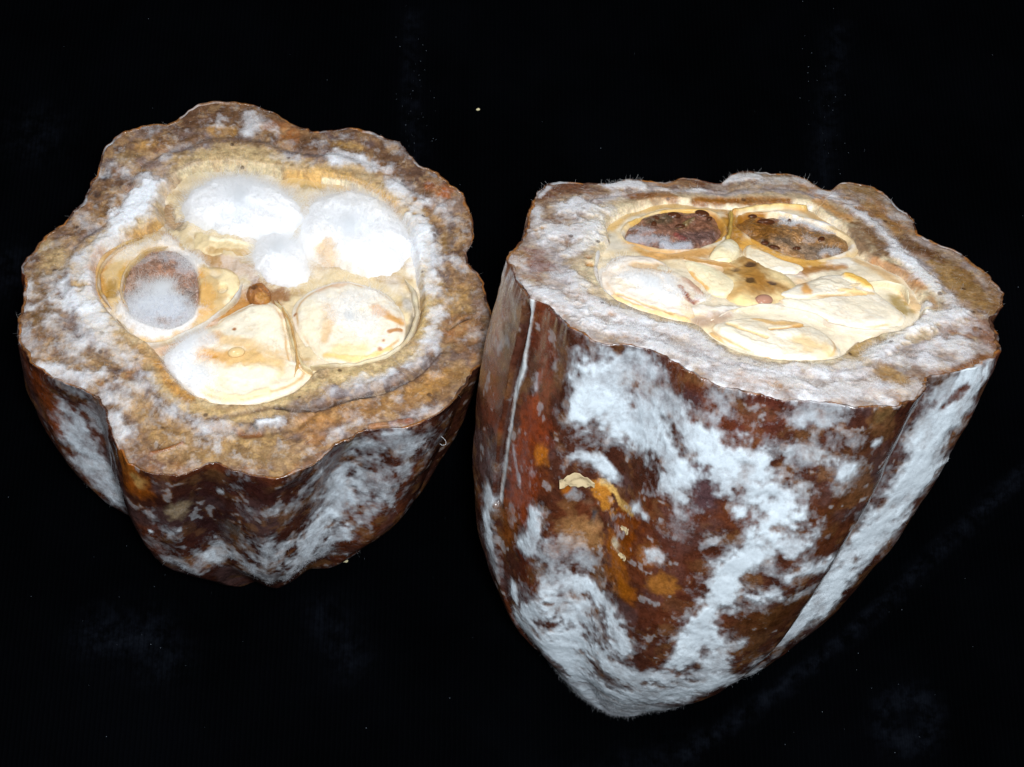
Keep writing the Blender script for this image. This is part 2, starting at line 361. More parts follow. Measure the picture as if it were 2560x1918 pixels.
# marks on the skins: (width mm, strength, colour, mould, relief mm, softness, raggedness, [(angle deg, depth share)])
RIGHT.marks = [
  (3.58,0.8,'#8a3a12',None,0,0.8,1,[(-156.6,0.227),(-156.3,0.323),(-155.1,0.401)]),
  (2.69,0.6,'#7a3216',None,0,0.8,1,[(-155.1,0.136),(-155.1,0.209)]),
  (1.88,0.9,'#b86a1c',None,0,0.5,1,[(-150.7,0.276)]),
  (1.07,0.9,'#a86018',None,0,0.5,1,[(-141.2,0.319)]),
  (1.79,0.7,'#8a4a14',None,0,0.7,1,[(-159.4,0.452),(-159.9,0.511)]),
  (1.34,0.9,'#b8782a',None,0.3,0.4,2.0,[(-135.3,0.313),(-131.4,0.345),(-126.8,0.368)]),
  (1.07,0.8,'#6a4a36',None,-0.3,0.5,2.0,[(-136.8,0.349),(-132.4,0.395)]),
  (1.16,0.9,'#7a3c08',None,0.3,0.4,2.0,[(-122.9,0.342),(-116.2,0.345),(-118.3,0.396)]),
  (0.45,0.9,'#c9a25c',None,0.4,0.4,2.0,[(-134.0,0.3),(-126.5,0.329),(-119.8,0.329)]),
  (0.45,0.9,'#3c3a3e',None,0,0.4,2.0,[(-134.7,0.373),(-134.2,0.403)]),
  (2.69,0.8,'#a07448',None,0,0.6,1,[(-137.3,0.411),(-132.9,0.426)]),
  (1.79,0.8,'#7a3c08',None,0,0.5,1,[(-123.9,0.369),(-118.0,0.376)]),
  (2.24,0.9,'#96540f',None,0,0.6,1,[(-123.7,0.418),(-119.1,0.469),(-113.9,0.492)]),
  (1.88,0.9,'#b87a30',None,0,0.5,1,[(-100.8,0.445)]),
  (1.79,0.8,'#a86c34',None,0,0.6,1,[(-109.0,0.385)]),
  (5.82,0.5,'#5a2a16',None,0,0.9,1,[(-110.6,0.316),(-99.5,0.383),(-95.9,0.508)]),
  (2.77,0.8,'#4c383c',None,0,0.6,1,[(-101.1,0.19),(-98.7,0.225)]),
  (1.79,0.7,'#432f34',None,0,0.6,1,[(-113.1,0.04)]),
  (1.88,0.7,'#6e5634',None,0,0.6,1,[(-62.5,0.023)]),
  (3.13,0.6,'#4a2c18',None,0,0.8,1,[(-64.8,0.1)]),
  (4.92,0.6,'#4e2810',None,0,0.8,1,[(-68.1,0.225),(-66.1,0.295)]),
  (4.48,0.7,'#46280f',None,0,0.8,1,[(-64.0,0.478),(-67.9,0.534)]),
  (4.48,0.5,'#5e2a20',None,0,0.8,1,[(-93.6,0.054),(-88.2,0.031)]),
  (3.58,0.5,'#43241a',None,0,0.8,1,[(-104.1,0.614),(-92.1,0.635)]),
  (2.69,0.6,'#5a2412',None,0,0.8,1,[(-150.9,0.521),(-149.4,0.604)]),
  (2.24,0.95,None,0.95,0.25,0.4,1,[(-145.3,0.086),(-142.5,0.139)]),
  (4.7,0.95,None,1.0,0.35,0.5,1,[(-140.1,0.064),(-138.1,0.119),(-134.5,0.16)]),
  (4.03,0.6,None,0.75,0.2,0.7,1.2,[(-128.1,0.063),(-120.1,0.086)]),
  (3.8,0.95,None,1.0,0.3,0.5,1.1,[(-128.8,0.144),(-118.0,0.169),(-110.8,0.193)]),
  (1.88,0.9,None,0.9,0.2,0.5,1,[(-105.7,0.242)]),
  (2.69,0.5,None,0.55,0.1,0.7,1.2,[(-136.3,0.062),(-129.9,0.107)]),
  (3.36,0.95,None,0.95,0.25,0.5,1.2,[(-106.5,0.119),(-97.7,0.126),(-89.2,0.132)]),
  (3.36,0.7,None,0.6,0.1,0.7,1.4,[(-103.6,0.026)]),
  (3.58,0.9,None,0.95,0.25,0.5,1.1,[(-94.6,0.16),(-85.9,0.169)]),
  (3.8,0.95,None,1.0,0.3,0.5,1,[(-86.4,0.186),(-77.9,0.245)]),
  (3.13,0.97,None,1.05,0.35,0.45,1,[(-78.2,0.239),(-79.2,0.338),(-82.0,0.428)]),
  (2.33,0.97,None,1.05,0.35,0.45,1,[(-82.0,0.428),(-84.1,0.509),(-85.1,0.582),(-84.3,0.654)]),
  (2.24,0.9,None,1.0,0.3,0.5,1,[(-82.5,0.536),(-72.8,0.618)]),
  (2.77,0.75,None,0.75,0.1,0.6,1.4,[(-82.8,0.03),(-77.4,0.016)]),
  (2.46,0.6,None,0.6,0.1,0.7,1.4,[(-75.1,0.087)]),
  (2.69,0.5,None,0.6,0.1,0.7,1.4,[(-77.4,0.124),(-73.8,0.186)]),
  (2.24,0.45,None,0.5,0.1,0.7,1.4,[(-68.4,0.069)]),
  (2.46,0.95,None,1.0,0.3,0.35,0.8,[(-66.1,0.139)]),
  (0.72,0.8,None,0.8,0.1,0.5,1,[(-60.4,0.08)]),
  (3.36,0.97,None,1.1,0.3,0.5,0.6,[(-31.1,0.031),(-31.9,0.129),(-32.7,0.226)]),
  (1.79,0.6,None,0.7,0.1,0.6,1,[(-40.6,0.0)]),
  (3.13,0.95,None,1.05,0.3,0.5,0.7,[(-28.3,0.23),(-30.9,0.325),(-32.7,0.409)]),
  (2.24,0.95,None,1.0,0.3,0.5,0.8,[(-32.7,0.409),(-33.4,0.486),(-33.7,0.568)]),
  (2.69,0.9,None,1.0,0.3,0.5,0.8,[(-29.3,0.119),(-29.1,0.053)]),
  (3.49,0.97,None,1.1,0.4,0.45,0.7,[(-32.7,0.226),(-34.5,0.33),(-36.5,0.402)]),
  (2.77,0.97,None,1.1,0.4,0.45,0.8,[(-36.5,0.402),(-37.5,0.492),(-37.0,0.575)]),
  (2.24,0.85,None,0.9,0.3,0.6,1,[(-37.0,0.575),(-38.6,0.654),(-56.8,0.639)]),
  (1.61,0.9,None,1,0.3,0.5,1,[(-56.1,0.369),(-64.0,0.365),(-67.1,0.382)]),
  (1.61,0.8,None,0.85,0.2,0.6,1.3,[(-67.1,0.276),(-70.5,0.316)]),
  (1.88,0.9,None,0.95,0.3,0.5,1,[(-70.7,0.433),(-68.1,0.422)]),
  (1.16,0.7,None,0.8,0.2,0.6,1,[(-60.4,0.436),(-56.3,0.421)]),
  (0.9,0.7,None,0.8,0.1,0.6,1,[(-69.2,0.558),(-71.2,0.584)]),
  (3.36,0.97,None,1.1,0.4,0.45,0.8,[(-156.3,0.72),(-141.9,0.741),(-132.4,0.825)]),
  (3.8,0.97,None,1.1,0.4,0.45,0.8,[(-132.4,0.825),(-106.5,0.83),(-87.4,0.791)]),
  (2.46,0.95,None,1.0,0.3,0.5,0.9,[(-88.7,0.778),(-73.3,0.737),(-67.1,0.684)]),
  (2.01,0.85,None,0.9,0.2,0.6,1.2,[(-97.7,0.702),(-85.6,0.694)]),
  (2.01,0.8,None,0.85,0.2,0.6,1.2,[(-67.1,0.684),(-31.1,0.773)]),
  (4.03,0.92,None,1.0,0.3,0.5,1.2,[(-146.1,0.639),(-138.1,0.602),(-128.8,0.658)]),
  (2.15,0.92,None,1.0,0.3,0.5,1.1,[(-132.7,0.545),(-120.9,0.561),(-112.6,0.595),(-108.5,0.635)]),
  (3.13,0.8,None,0.8,0.2,0.6,1.3,[(-141.2,0.531),(-135.0,0.561)]),
  (1.34,0.9,None,0.95,0.2,0.5,1.2,[(-151.5,0.496),(-147.9,0.436),(-148.9,0.398)]),
  (2.91,0.6,None,0.55,0.1,0.7,1.3,[(-141.2,0.472),(-134.7,0.478)]),
  (1.25,0.95,None,1,0.2,0.5,1,[(-158.1,0.624),(-157.9,0.655)]),
  (3.13,0.85,'#6a3018',0.04,0,0.8,1,[(-179.2,0.093),(-175.9,0.176),(-173.6,0.279)]),
  (2.24,0.7,'#6a2c16',0.06,0,0.8,1.2,[(-161.5,0.027),(-159.7,0.1)]),
  (0.72,1,'#3a1c12',None,-1.3,0.9,0.3,[(-167.4,0.009),(-166.6,0.077),(-165.9,0.15),(-165.3,0.266),(-165.6,0.383),(-165.6,0.451)]),
  (0.4,0.95,'#b5aaa0',0.75,0.0,0.6,0.4,[(-166.1,0.0),(-165.6,0.07),(-164.8,0.14),(-165.1,0.207),(-164.6,0.292),(-164.8,0.381),(-165.1,0.448)]),
  (1.07,0.6,'#8a3a14',None,0,0.7,1,[(-159.2,0.132),(-156.6,0.2)]),
  (1.7,0.9,None,0.85,0.2,0.6,0.8,[(-169.5,0.456),(-170.7,0.549),(-167.9,0.609)]),
  (1.79,0.35,None,0.4,0,0.7,1.3,[(-171.0,0.34),(-168.4,0.379)]),
  (0.54,0.8,None,0.8,0.1,0.6,0.8,[(-162.8,0.306),(-157.6,0.365)]),
  (0.98,0.7,None,0.75,0.1,0.6,1,[(-159.9,0.136),(-158.7,0.163)]),
  (1.43,0.95,None,1,0.3,0.5,1,[(-141.4,0.247),(-137.8,0.252),(-133.5,0.276)]),
  (0.98,0.95,None,1,0.3,0.5,1,[(-118.3,0.312)]),
  (0.54,0.9,None,0.95,0.2,0.5,1,[(-114.7,0.313)]),
  (1.07,0.8,None,0.85,0.1,0.6,1.2,[(-107.2,0.386)]),
  (0.98,0.8,'#d8c9a8',0.3,0.2,0.5,1,[(-122.4,0.413)]),
  (2.69,0.4,None,0.45,0.05,0.8,1.4,[(-102.6,0.305)]),
  (0.98,0.5,None,0.6,0.05,0.7,1.4,[(-94.1,0.335),(-89.2,0.299)]),
  (3.58,0.9,None,1.0,0.3,0.6,1,[(-115.2,0.702),(-101.1,0.732)]),
  (4.03,0.9,None,1.0,0.3,0.6,1,[(-141.4,0.691),(-134.2,0.768)]),
  (2.24,0.8,None,0.85,0.2,0.6,1,[(-78.2,0.68),(-72.8,0.634)]),
  (2.24,0.8,None,0.95,0.2,0.6,0.8,[(-36.8,0.037),(-36.3,0.156)]),
  (1.16,0.9,'#5a2c18',0.04,0,0.5,1.6,[(-31.1,0.047),(-34.5,0.074)]),
  (0.63,0.8,'#4a2c18',0.1,0,0.5,1.6,[(-44.0,0.0),(-39.3,0.017)]),
  (0.63,0.7,None,0.7,0.1,0.6,1,[(-95.1,0.526)]),
  (1.34,0.5,None,0.55,0.05,0.7,1.4,[(-102.3,0.609)]),
]
LEFT.marks = [
  (2.63,0.8,'#7a3814',None,0,0.8,1,[(-150.9,0.089),(-147.1,0.155),(-146.8,0.272)]),
  (3.29,0.9,'#8e4a12',None,0,0.6,1,[(-108.8,0.087)]),
  (1.75,0.8,'#96561c',None,0,0.7,1,[(-110.8,0.034),(-114.4,0.026)]),
  (1.49,0.8,'#b08a50',None,0,0.6,1,[(-108.3,0.07)]),
  (2.63,0.7,'#5e2c14',None,0,0.7,1,[(-108.5,0.349),(-108.5,0.469)]),
  (4.82,0.7,'#241418',None,0,0.8,1,[(-96.7,0.202),(-93.6,0.361)]),
  (2.1,0.8,'#86745a',0.1,0.1,0.6,1.2,[(-99.0,0.202)]),
  (1.75,0.6,'#5a4a3c',None,0,0.6,1,[(-87.2,0.369)]),
  (3.94,0.5,'#33191a',None,0,0.8,1,[(-79.7,0.126)]),
  (1.49,0.7,'#6e6044',None,0,0.6,1,[(-57.9,0.083)]),
  (2.63,0.5,'#3c1c18',None,0,0.8,1,[(-82.5,0.076),(-89.5,0.144)]),
  (3.07,0.8,None,0.62,0.1,0.6,1,[(-140.1,0.062),(-135.0,0.079),(-134.5,0.2)]),
  (3.42,0.92,None,0.78,0.15,0.5,0.9,[(-140.1,0.206),(-140.1,0.373),(-139.4,0.504),(-139.6,0.602)]),
  (1.75,0.5,None,0.85,0.1,0.6,0.9,[(-142.2,0.242),(-142.2,0.359)]),
  (3.73,0.9,None,0.72,0.15,0.6,1.1,[(-54.8,0.119),(-50.4,0.06),(-43.7,0.155)]),
  (3.07,0.9,None,0.9,0.2,0.6,1.3,[(-57.3,0.27),(-58.4,0.416),(-62.5,0.522),(-69.2,0.535)]),
  (3.29,0.75,None,0.75,0.15,0.7,1.4,[(-50.1,0.22),(-51.9,0.379)]),
  (2.72,0.75,None,0.7,0.1,0.7,1.4,[(-45.0,0.29),(-47.8,0.395),(-50.4,0.526)]),
  (1.14,0.8,None,0.95,0.1,0.6,1.2,[(-66.6,0.137)]),
  (1.58,0.55,None,0.6,0.1,0.7,1.5,[(-69.4,0.173),(-73.5,0.29)]),
  (3.07,0.8,None,0.75,0.1,0.6,1.4,[(-55.8,0.601),(-59.7,0.708),(-70.7,0.608)]),
  (3.07,0.7,None,0.62,0.1,0.7,1.3,[(-69.7,0.738),(-78.4,0.695),(-82.8,0.601)]),
  (3.07,0.75,None,0.72,0.1,0.7,1.3,[(-78.9,0.451),(-86.1,0.546),(-91.3,0.516)]),
  (3.07,0.5,None,0.5,0.1,0.7,1.4,[(-95.9,0.549),(-100.5,0.506),(-104.1,0.443)]),
  (2.19,0.55,None,0.55,0.1,0.7,1.4,[(-99.3,0.592),(-104.4,0.557)]),
  (1.49,0.65,None,0.65,0.1,0.6,1.4,[(-85.9,0.12)]),
  (0.61,0.8,None,0.85,0.1,0.6,1,[(-90.0,0.17)]),
  (1.49,0.7,None,0.7,0.1,0.6,1.3,[(-77.9,0.2)]),
  (1.75,0.35,None,0.45,0.1,0.7,1.4,[(-84.3,0.229)]),
  (1.05,0.7,None,0.6,0.1,0.6,1.2,[(-106.2,0.239),(-103.4,0.305),(-100.5,0.368)]),
  (0.39,0.9,None,0.9,0.1,0.5,1,[(-106.7,0.345)]),
  (0.44,0.9,None,0.9,0.1,0.5,1,[(-99.5,0.325)]),
]

# ------------------------------------------------------------------ cloth
def build_cloth():
    n = 300
    # finer towards the pods
    a = np.linspace(-1, 1, n); s = np.sign(a) * (0.35 * np.abs(a) + 0.65 * np.abs(a) ** 3)
    X, Y = np.meshgrid(s * 0.9, s * 0.9 + 0.12, indexing='ij')
    P = np.stack([X.ravel(), Y.ravel()], -1) * 1000
    z = (fbm(P, 160, 2, 3.1) - .5) * 3.0 + (fbm(P, 26, 2, 4.1) - .5) * .35
    near = np.exp(-((P[:, 0] + 3) ** 2 + (P[:, 1] - 115) ** 2) / 95.0 ** 2)
    z = z * (1 - near)
    dust = np.zeros(len(P))
    def mark(pts, w_, k, dz=0.0):
        nonlocal z
        d = seg_dist(P, np.array(pts, float))
        f = np.exp(-(d / w_) ** 2)
        z = z + dz * f
        np.maximum(dust, f * k, out=dust)
    mark([(132, 133), (108, 111), (91, 96.5), (75.6, 82), (55.5, 66.5), (36, 53.5)], 1.3, .5, .8)     # a crease with brushed-up pile
    mark([(36, 53.5), (10, 45), (-5, 42)], 3.5, .22, .3)
    mark([(-24, 226), (-23.7, 206), (-23, 198), (-22, 188)], 2.0, .26)
    mark([(77.5, 222), (73.8, 202), (72, 193), (70, 178)], 2.6, .26)
    mark([(-84, 77), (-74, 76.5)], 5, .4); mark([(-38.6, 81), (-33, 72)], 4, .25); mark([(-71, 72)], 5, .3)
    mark([(-111, 159)], 6, .3); mark([(-110, 194)], 7, .25)
    th = np.linspace(0, 2 * np.pi, 20); mark(np.c_[79.2 + 4.6 * np.cos(th), 59.4 + 5 * np.sin(th)], 2.3, .45)
    V = np.c_[P * .001, z * .001 - .0002]
    i = np.arange(n - 1)[:, None] * n + np.arange(n - 1)[None]
    q = np.stack([i, i + n, i + n + 1, i + 1], -1).reshape(-1, 4)
    pt = Paint.__new__(Paint); pt.col = np.tile([.002] * 3, (len(P), 1)); pt.m = dust; pt.wet = np.zeros(len(P))
    m, t = nt('black_velvet'); Lk = t.links.new
    tc = nd(t, 'ShaderNodeTexCoord').outputs['Object']
    du = nd(t, 'ShaderNodeAttribute', attribute_name='mould').outputs['Fac']
    nA = noise_node(t, tc, 260, 5, .75); nB = noise_node(t, tc, 30, 4, .6)
    wv = nd(t, 'ShaderNodeTexWave', i_Scale=300.0, i_Distortion=1.5, i_Detail=2.0); wv.bands_direction = 'X'; Lk(tc, wv.inputs['Vector'])
    k = math_node(t, 'MULTIPLY', du, maprange(t, nA, .36, .72))
    base = mixc(t, maprange(t, nB, .3, .75), (.0005, .0006, .0008), (.0010, .0012, .0018))
    base = mixc(t, math_node(t, 'MULTIPLY', wv.outputs['Fac'], .07), base, (.003, .004, .005))
    c = mixc(t, k, base, (.012, .015, .023))
    b = nd(t, 'ShaderNodeBsdfPrincipled', i_Roughness=1.0); Lk(c, b.inputs['Base Color'])
    b.inputs['Specular IOR Level'].default_value = 0.0
    b.inputs['Sheen Weight'].default_value = .0018; b.inputs['Sheen Roughness'].default_value = .5; b.inputs['Sheen Tint'].default_value = (.5, .6, .8, 1)
    bp = nd(t, 'ShaderNodeBump', i_Strength=.6, i_Distance=.0005); Lk(wv.outputs['Fac'], bp.inputs['Height']); Lk(bp.outputs[0], b.inputs['Normal'])
    o = nd(t, 'ShaderNodeOutputMaterial'); Lk(b.outputs[0], o.inputs[0])
    ob = mesh_np('ground_cloth', V, q, None, pt, m)
    tag(ob, 'black velvet cloth lying under both pod halves', 'cloth', 'structure')
    return P, z
CP, CZ = build_cloth()

# ------------------------------------------------------------------ pod bodies
def build_skin(p, NT, NR, seed):
    th = np.linspace(-np.pi, np.pi, NT, endpoint=False)
    t = np.linspace(0, 1, NR); t = 1 - (1 - t) ** 1.45; t = t * .999
    T, TH = np.meshgrid(t, th, indexing='ij')
    G = body_uvz(p, TH, T)
    # outward normals
    du = np.roll(G, -1, 1) - np.roll(G, 1, 1); dv = np.gradient(G, axis=0)
    N = np.cross(dv, du); N /= np.linalg.norm(N, axis=-1)[..., None] + 1e-9
    ax = G.mean(1, keepdims=True)
    if (N * (G - ax)).sum() < 0: N = -N
    P = G.reshape(-1, 3); Nf = N.reshape(-1, 3)
    A = fbm(P, 14, 4, seed); B = fbm(P, 5, 4, seed + 1); D = fbm(P, 2.2, 3, seed + 2); E_ = fbm(P * [1, 1, .8], 2.6, 5, seed + 5, .64)
    pt = Paint(P, '#48271b', seed)
    if p is LEFT: pt.mix(np.full(len(P), .6), '#371c15')
    pt.mix(sstep(.45, .75, A) * .7, '#603019')
    pt.mix(sstep(.52, .8, B) * .6, '#31160f')
    pt.mix(sstep(.70, .86, D) * .35, '#8a5a2c')
    pt.mix(sstep(.55, .8, fbm(P, 8, 4, seed + 7)) * .55, '#54403f'); pt.mix(sstep(.56, .75, fbm(P, 3.2, 5, seed + 12)) * .5, '#74502f')
    for wd, op, col, m, dz, soft, rough, pts in p.marks:
        q = np.radians([a for a, _ in pts]); tt = np.array([b for _, b in pts])
        if len(pts) > 1:                              # follow the wall between the marks
            k = np.linspace(0, len(pts) - 1, 4 * len(pts)); q = np.interp(k, np.arange(len(pts)), q); tt = np.interp(k, np.arange(len(pts)), tt)
        pt.stroke(body_uvz(p, q, tt), wd, col, op, m, dz, None, soft, rough)
    # thin film and dots of mould everywhere, torn edges on the thick patches
    edge = sstep(.02, .4, pt.m)
    pt.m = pt.m + (E_ - .5) * .6 * edge - sstep(.5, .8, fbm(P, 6, 4, seed + 11)) * .22 * edge
    pt.m = np.maximum(pt.m, sstep(.55, .85, B * .5 + E_ * .5) * .42 * sstep(.35, .65, A))
    pt.m = np.maximum(pt.m, sstep(.80, .9, D) * .3)
    if p is LEFT: pt.m = pt.m * .88 + (fbm(P * [1, 1, .7], 1.5, 4, seed + 14, .65) - .5) * .55 * edge
    if p is RIGHT:                                   # the pointed end is grown over all round
        pt.m = np.maximum(pt.m, sstep(.80, .93, T.ravel() + (A - .5) * .22) * (.80 + (E_ - .5) * .7))
    pt.m = np.clip(pt.m, 0, 1.1)
    h = np.minimum(pt.dz, 0) + np.clip(pt.m - .45, 0, .7) * .35 * (.4 + .9 * B) + (A - .5) * .9 + (B - .5) * .3 + (D - .5) * .05 + sstep(.3, .7, pt.m) * (E_ - .5) * .12
    h = h * sstep(0, .04, T.ravel()) 
    P = P + Nf * h[:, None]
    P = P.reshape(NR, NT, 3)
    # cut lip rolled over the flesh
    rim = P[0]; rad = rim[:, :2] / np.linalg.norm(rim[:, :2], axis=1)[:, None]
    jag = (fbm(np.c_[rim[:, :2], np.zeros(NT)], 3.0, 4, seed + 9) - .5)
    rows = [(1.3, -1.6), (.52, -.12), (.22, -.02)]
    lip = [np.c_[rim[:, :2] - rad * (o + jag[:, None] * .5), np.full(NT, z_) + jag * .55] for o, z_ in rows]
    V = np.vstack([*lip, P.reshape(-1, 3)])
    nl = 3 * NT
    def ext(a, v): return np.concatenate([np.tile(v, (nl, 1)) if a.ndim == 2 else np.full(nl, v), a])
    pt.col = ext(pt.col, hexc('#8a5226')); pt.m = ext(pt.m, .12); pt.wet = ext(pt.wet, 0.)
    ln = fbm(V[:nl], 5, 4, seed + 4); pt.m[:nl] = np.clip((ln - .52) * 1.4, 0, .45)
    l2 = fbm(V[:nl], 9, 4, seed + 6)[:, None]; l3 = fbm(V[:nl], 2.5, 3, seed + 7)[:, None]
    pt.col[:nl] = hexc('#7c5530') * (1 - sstep(.4, .6, l2)) + hexc('#4a3226') * sstep(.4, .6, l2)
    pt.col[:nl] += (hexc('#96602c') - pt.col[:nl]) * sstep(.55, .7, l3) * .8
    V[:, 2] += p.L
    q = grid_quads(NR + 3, NT)
    tip = len(V); V = np.vstack([V, V[-NT:].mean(0)])
    for nm in ('col', 'm', 'wet'):
        a = getattr(pt, nm); setattr(pt, nm, np.concatenate([a, a[-1:]]))
    i = np.arange(NT); b0 = (NR + 2) * NT
    tri = np.stack([np.full(NT, tip), b0 + (i + 1) % NT, b0 + i], -1)
    ob = mesh_np('skin', V * .001, q, tri, pt, M_SKIN, p.root)
    p.skin = ob; p.skin_m = pt.m; p.skin_lip = nl
    return ob

build_skin(LEFT, 900, 230, 20)
build_skin(RIGHT, 1150, 320, 40)

# ------------------------------------------------------------------ cut faces
def strokes(p, pt, lst):
    """each: (sheet points, width, colour, options)"""
    for pts, wd, col, kw in lst:
        q = uv(p, pts)
        if len(pts) > 2: q = catmull(q, 5, False)
        pt.stroke(q, wd * p.unit, col, **kw)

def disc(p, out_uv, NT, NR, zf, paintf, name, mat, parent, skirt=4.0, edge=0.5, jag=0.0, ctr=None, power=1.0):
    """a solid slab with a sculpted top: outline in mm on the cut face, zf(P, rho) the relief, paintf(pt, rho)"""
    ctr = out_uv.mean(0) if ctr is None else ctr
    th, r = star_r(out_uv, ctr, NT)
    if jag: r = r + (fbm(np.c_[np.cos(th), np.sin(th)] * r[:, None], 3, 4, 6.2) - .5) * jag
    rho = np.linspace(0, 1, NR + 1)[1:] ** power
    P = ctr + np.stack([np.cos(th), np.sin(th)], -1)[None] * (rho[:, None] * r[None])[..., None]
    P = np.vstack([P.reshape(-1, 2), ctr[None]]); rr = np.r_[np.repeat(rho, NT), 0.0]
    pt = paintf(P, rr)
    z = zf(P, rr) + pt.dz - edge * sstep(.74, 1.02, rr) ** 2
    top = np.c_[P, z]
    lastz = z[(NR - 1) * NT:NR * NT]; last = P[(NR - 1) * NT:NR * NT]
    s1 = np.c_[ctr + (last - ctr) * 1.0, lastz - skirt * .4]; s2 = np.c_[ctr + (last - ctr) * .93, lastz * 0 + np.min(lastz) - skirt]
    n0 = len(top)
    V = np.vstack([top, s1, s2, [[*ctr, np.min(lastz) - skirt]]])
    for nm in ('col', 'm', 'wet'):
        a = getattr(pt, nm); e = a[(NR - 1) * NT:NR * NT]; setattr(pt, nm, np.concatenate([a, e, e, a[-1:]]))
    q = grid_quads(NR, NT)
    i = np.arange(NT); j = (i + 1) % NT
    lastrow = (NR - 1) * NT
    q = np.vstack([q, np.stack([lastrow + i, n0 + i, n0 + j, lastrow + j], -1), np.stack([n0 + i, n0 + NT + i, n0 + NT + j, n0 + j], -1)])
    tri = np.vstack([np.stack([np.full(NT, n0 - 1), i, j], -1), np.stack([np.full(NT, n0 + 2 * NT), n0 + NT + j, n0 + NT + i], -1)])
    V[:, 2] += p.L
    ob = mesh_np(name, V * .001, q, tri, pt, mat, parent)
    ob_top = np.zeros(len(V)); ob_top[:n0] = 1
    return ob, pt, ob_top

def slab(p, sheet, name, mat, parent, base, z0=-.8, dome=1.2, marks=(), rough_amp=.25, edge=.8, tilt=(0, 0), NT=220, NR=60, skirt=4.0, seed=0, veins=None, shape=2.0, jag=.25, line=None, hole=None, film=0.0, ctr=None):
    out = uv(p, sheet)
    c0 = out.mean(0)
    def zf(P, rr):
        d = P - c0
        return z0 + dome * (1 - rr ** shape) + (fbm(P, 3.0, 4, 30 + seed) - .5) * rough_amp * 2 + (fbm(P, 9, 2, 33 + seed) - .5) * rough_amp * 2 + d @ np.array(tilt)
    def pf(P, rr):
        pt = Paint(P, base, 50 + seed)
        if veins: pt.mix(sstep(.5, .78, fbm(P * veins[1], veins[2], 4, 12 + seed)) * veins[3], veins[0])
        if line:
            k = fbm(P, 5, 3, 15 + seed)
            pt.mix(np.exp(-((rr - .93 + (k - .5) * .06) / .022) ** 2) * sstep(.3, .6, k) * .8, line)
            f = fbm(np.c_[P, rr * 14], 2.4, 4, 16 + seed)
            pt.mix(np.exp(-((f - .5) / .05) ** 2) * .22, line); pt.dz -= np.exp(-((f - .5) / .03) ** 2) * .035
            pt.mix(sstep(.55, .8, fbm(P, 4.5, 3, 17 + seed)) * .4, '#e4d2ae')
        if film: pt.m = np.clip((fbm(P, 5, 5, 18 + seed, .6) - .42) * 2.2, 0, 1) * film
        strokes(p, pt, marks)
        for hl, hd in hole or (): pt.dz -= hd * sstep(-.9, .8, poly_sd(P, catmull(uv(p, hl), 3)))
        return pt
    return disc(p, out, NT, NR, zf, pf, name, mat, parent, skirt, edge, jag, ctr)

def ribbon(p, sheet, wd, h, z0, name, mat, parent, base, n=14, m=0.0, depth=4.0, taper=True):
    """a thin standing membrane that shows its rounded edge along a line on the face"""
    c = catmull(uv(p, sheet), n, False)
    c = c + np.c_[fbm(c, 2.0, 3, 61) - .5, fbm(c, 2.0, 3, 62) - .5] * .35
    tg = np.gradient(c, axis=0); tg /= np.linalg.norm(tg, axis=1)[:, None]; nr = np.c_[-tg[:, 1], tg[:, 0]]
    k = np.linspace(0, 1, len(c)); tp = np.clip(np.minimum(k, 1 - k) * 8, .15, 1) if taper else np.ones(len(c))
    tp = tp * (.7 + .6 * fbm(c, 3, 3, 63))
    a = np.linspace(-1, 1, 9)
    prof = [(-1, -depth)] + [(math.sin(x * math.pi / 2), h * math.cos(x * math.pi / 2)) for x in a] + [(1, -depth)]
    rows = [np.c_[c + nr * (o * wd * p.unit * .5 * tp)[:, None], np.full(len(c), z0) + zz * (tp if zz > 0 else 1) + (fbm(c, 4, 3, 65) - .5) * .5] for o, zz in prof]
    V = np.stack(rows, 1); nn, kk = V.shape[:2]; V = V.reshape(-1, 3)
    pt = Paint(V.copy(), base, 70); pt.m[:] = m * fbm(V, 2.5, 3, 71) * 1.6
    pt.mix(sstep(.5, .8, fbm(V, 3, 3, 72)) * .4, '#b98a4e')
    i = np.arange(nn - 1)[:, None] * kk + np.arange(kk - 1)[None]
    q = np.stack([i, i + 1, i + kk + 1, i + kk], -1).reshape(-1, 4)
    V[:, 2] += p.L
    ob = mesh_np(name, V * .001, q, None, pt, mat, parent)
    md = ob.modifiers.new('solid', 'SOLIDIFY'); md.thickness = 0.00004; md.offset = 0
    return ob

def droplet(p, xy, z, rx, ry, h, ang, mat, parent):
    c = uv(p, [xy])[0]
    nu, nv = 18, 9
    V = []
    for i in range(nv):
        a = math.pi / 2 * i / (nv - 1)
        for j in range(nu):
            b = 2 * math.pi * j / nu
            x, y = rx * math.cos(a) * math.cos(b), ry * math.cos(a) * math.sin(b)
            V.append((c[0] + x * math.cos(ang) - y * math.sin(ang), c[1] + x * math.sin(ang) + y * math.cos(ang), z - .2 * h + 1.05 * h * math.sin(a)))
    V = np.array(V); V[:, 2] += p.L
    i = np.arange(nv - 1)[:, None]; j = np.arange(nu)[None]
    q = np.stack([i * nu + j, i * nu + (j + 1) % nu, (i + 1) * nu + (j + 1) % nu, (i + 1) * nu + j], -1).reshape(-1, 4)
    bot = np.arange(nu)[::-1]; tris = np.stack([np.full(nu - 2, bot[0]), bot[1:-1], bot[2:]], -1)
    return mesh_np('droplet', V * .001, q, tris, None, mat, parent)

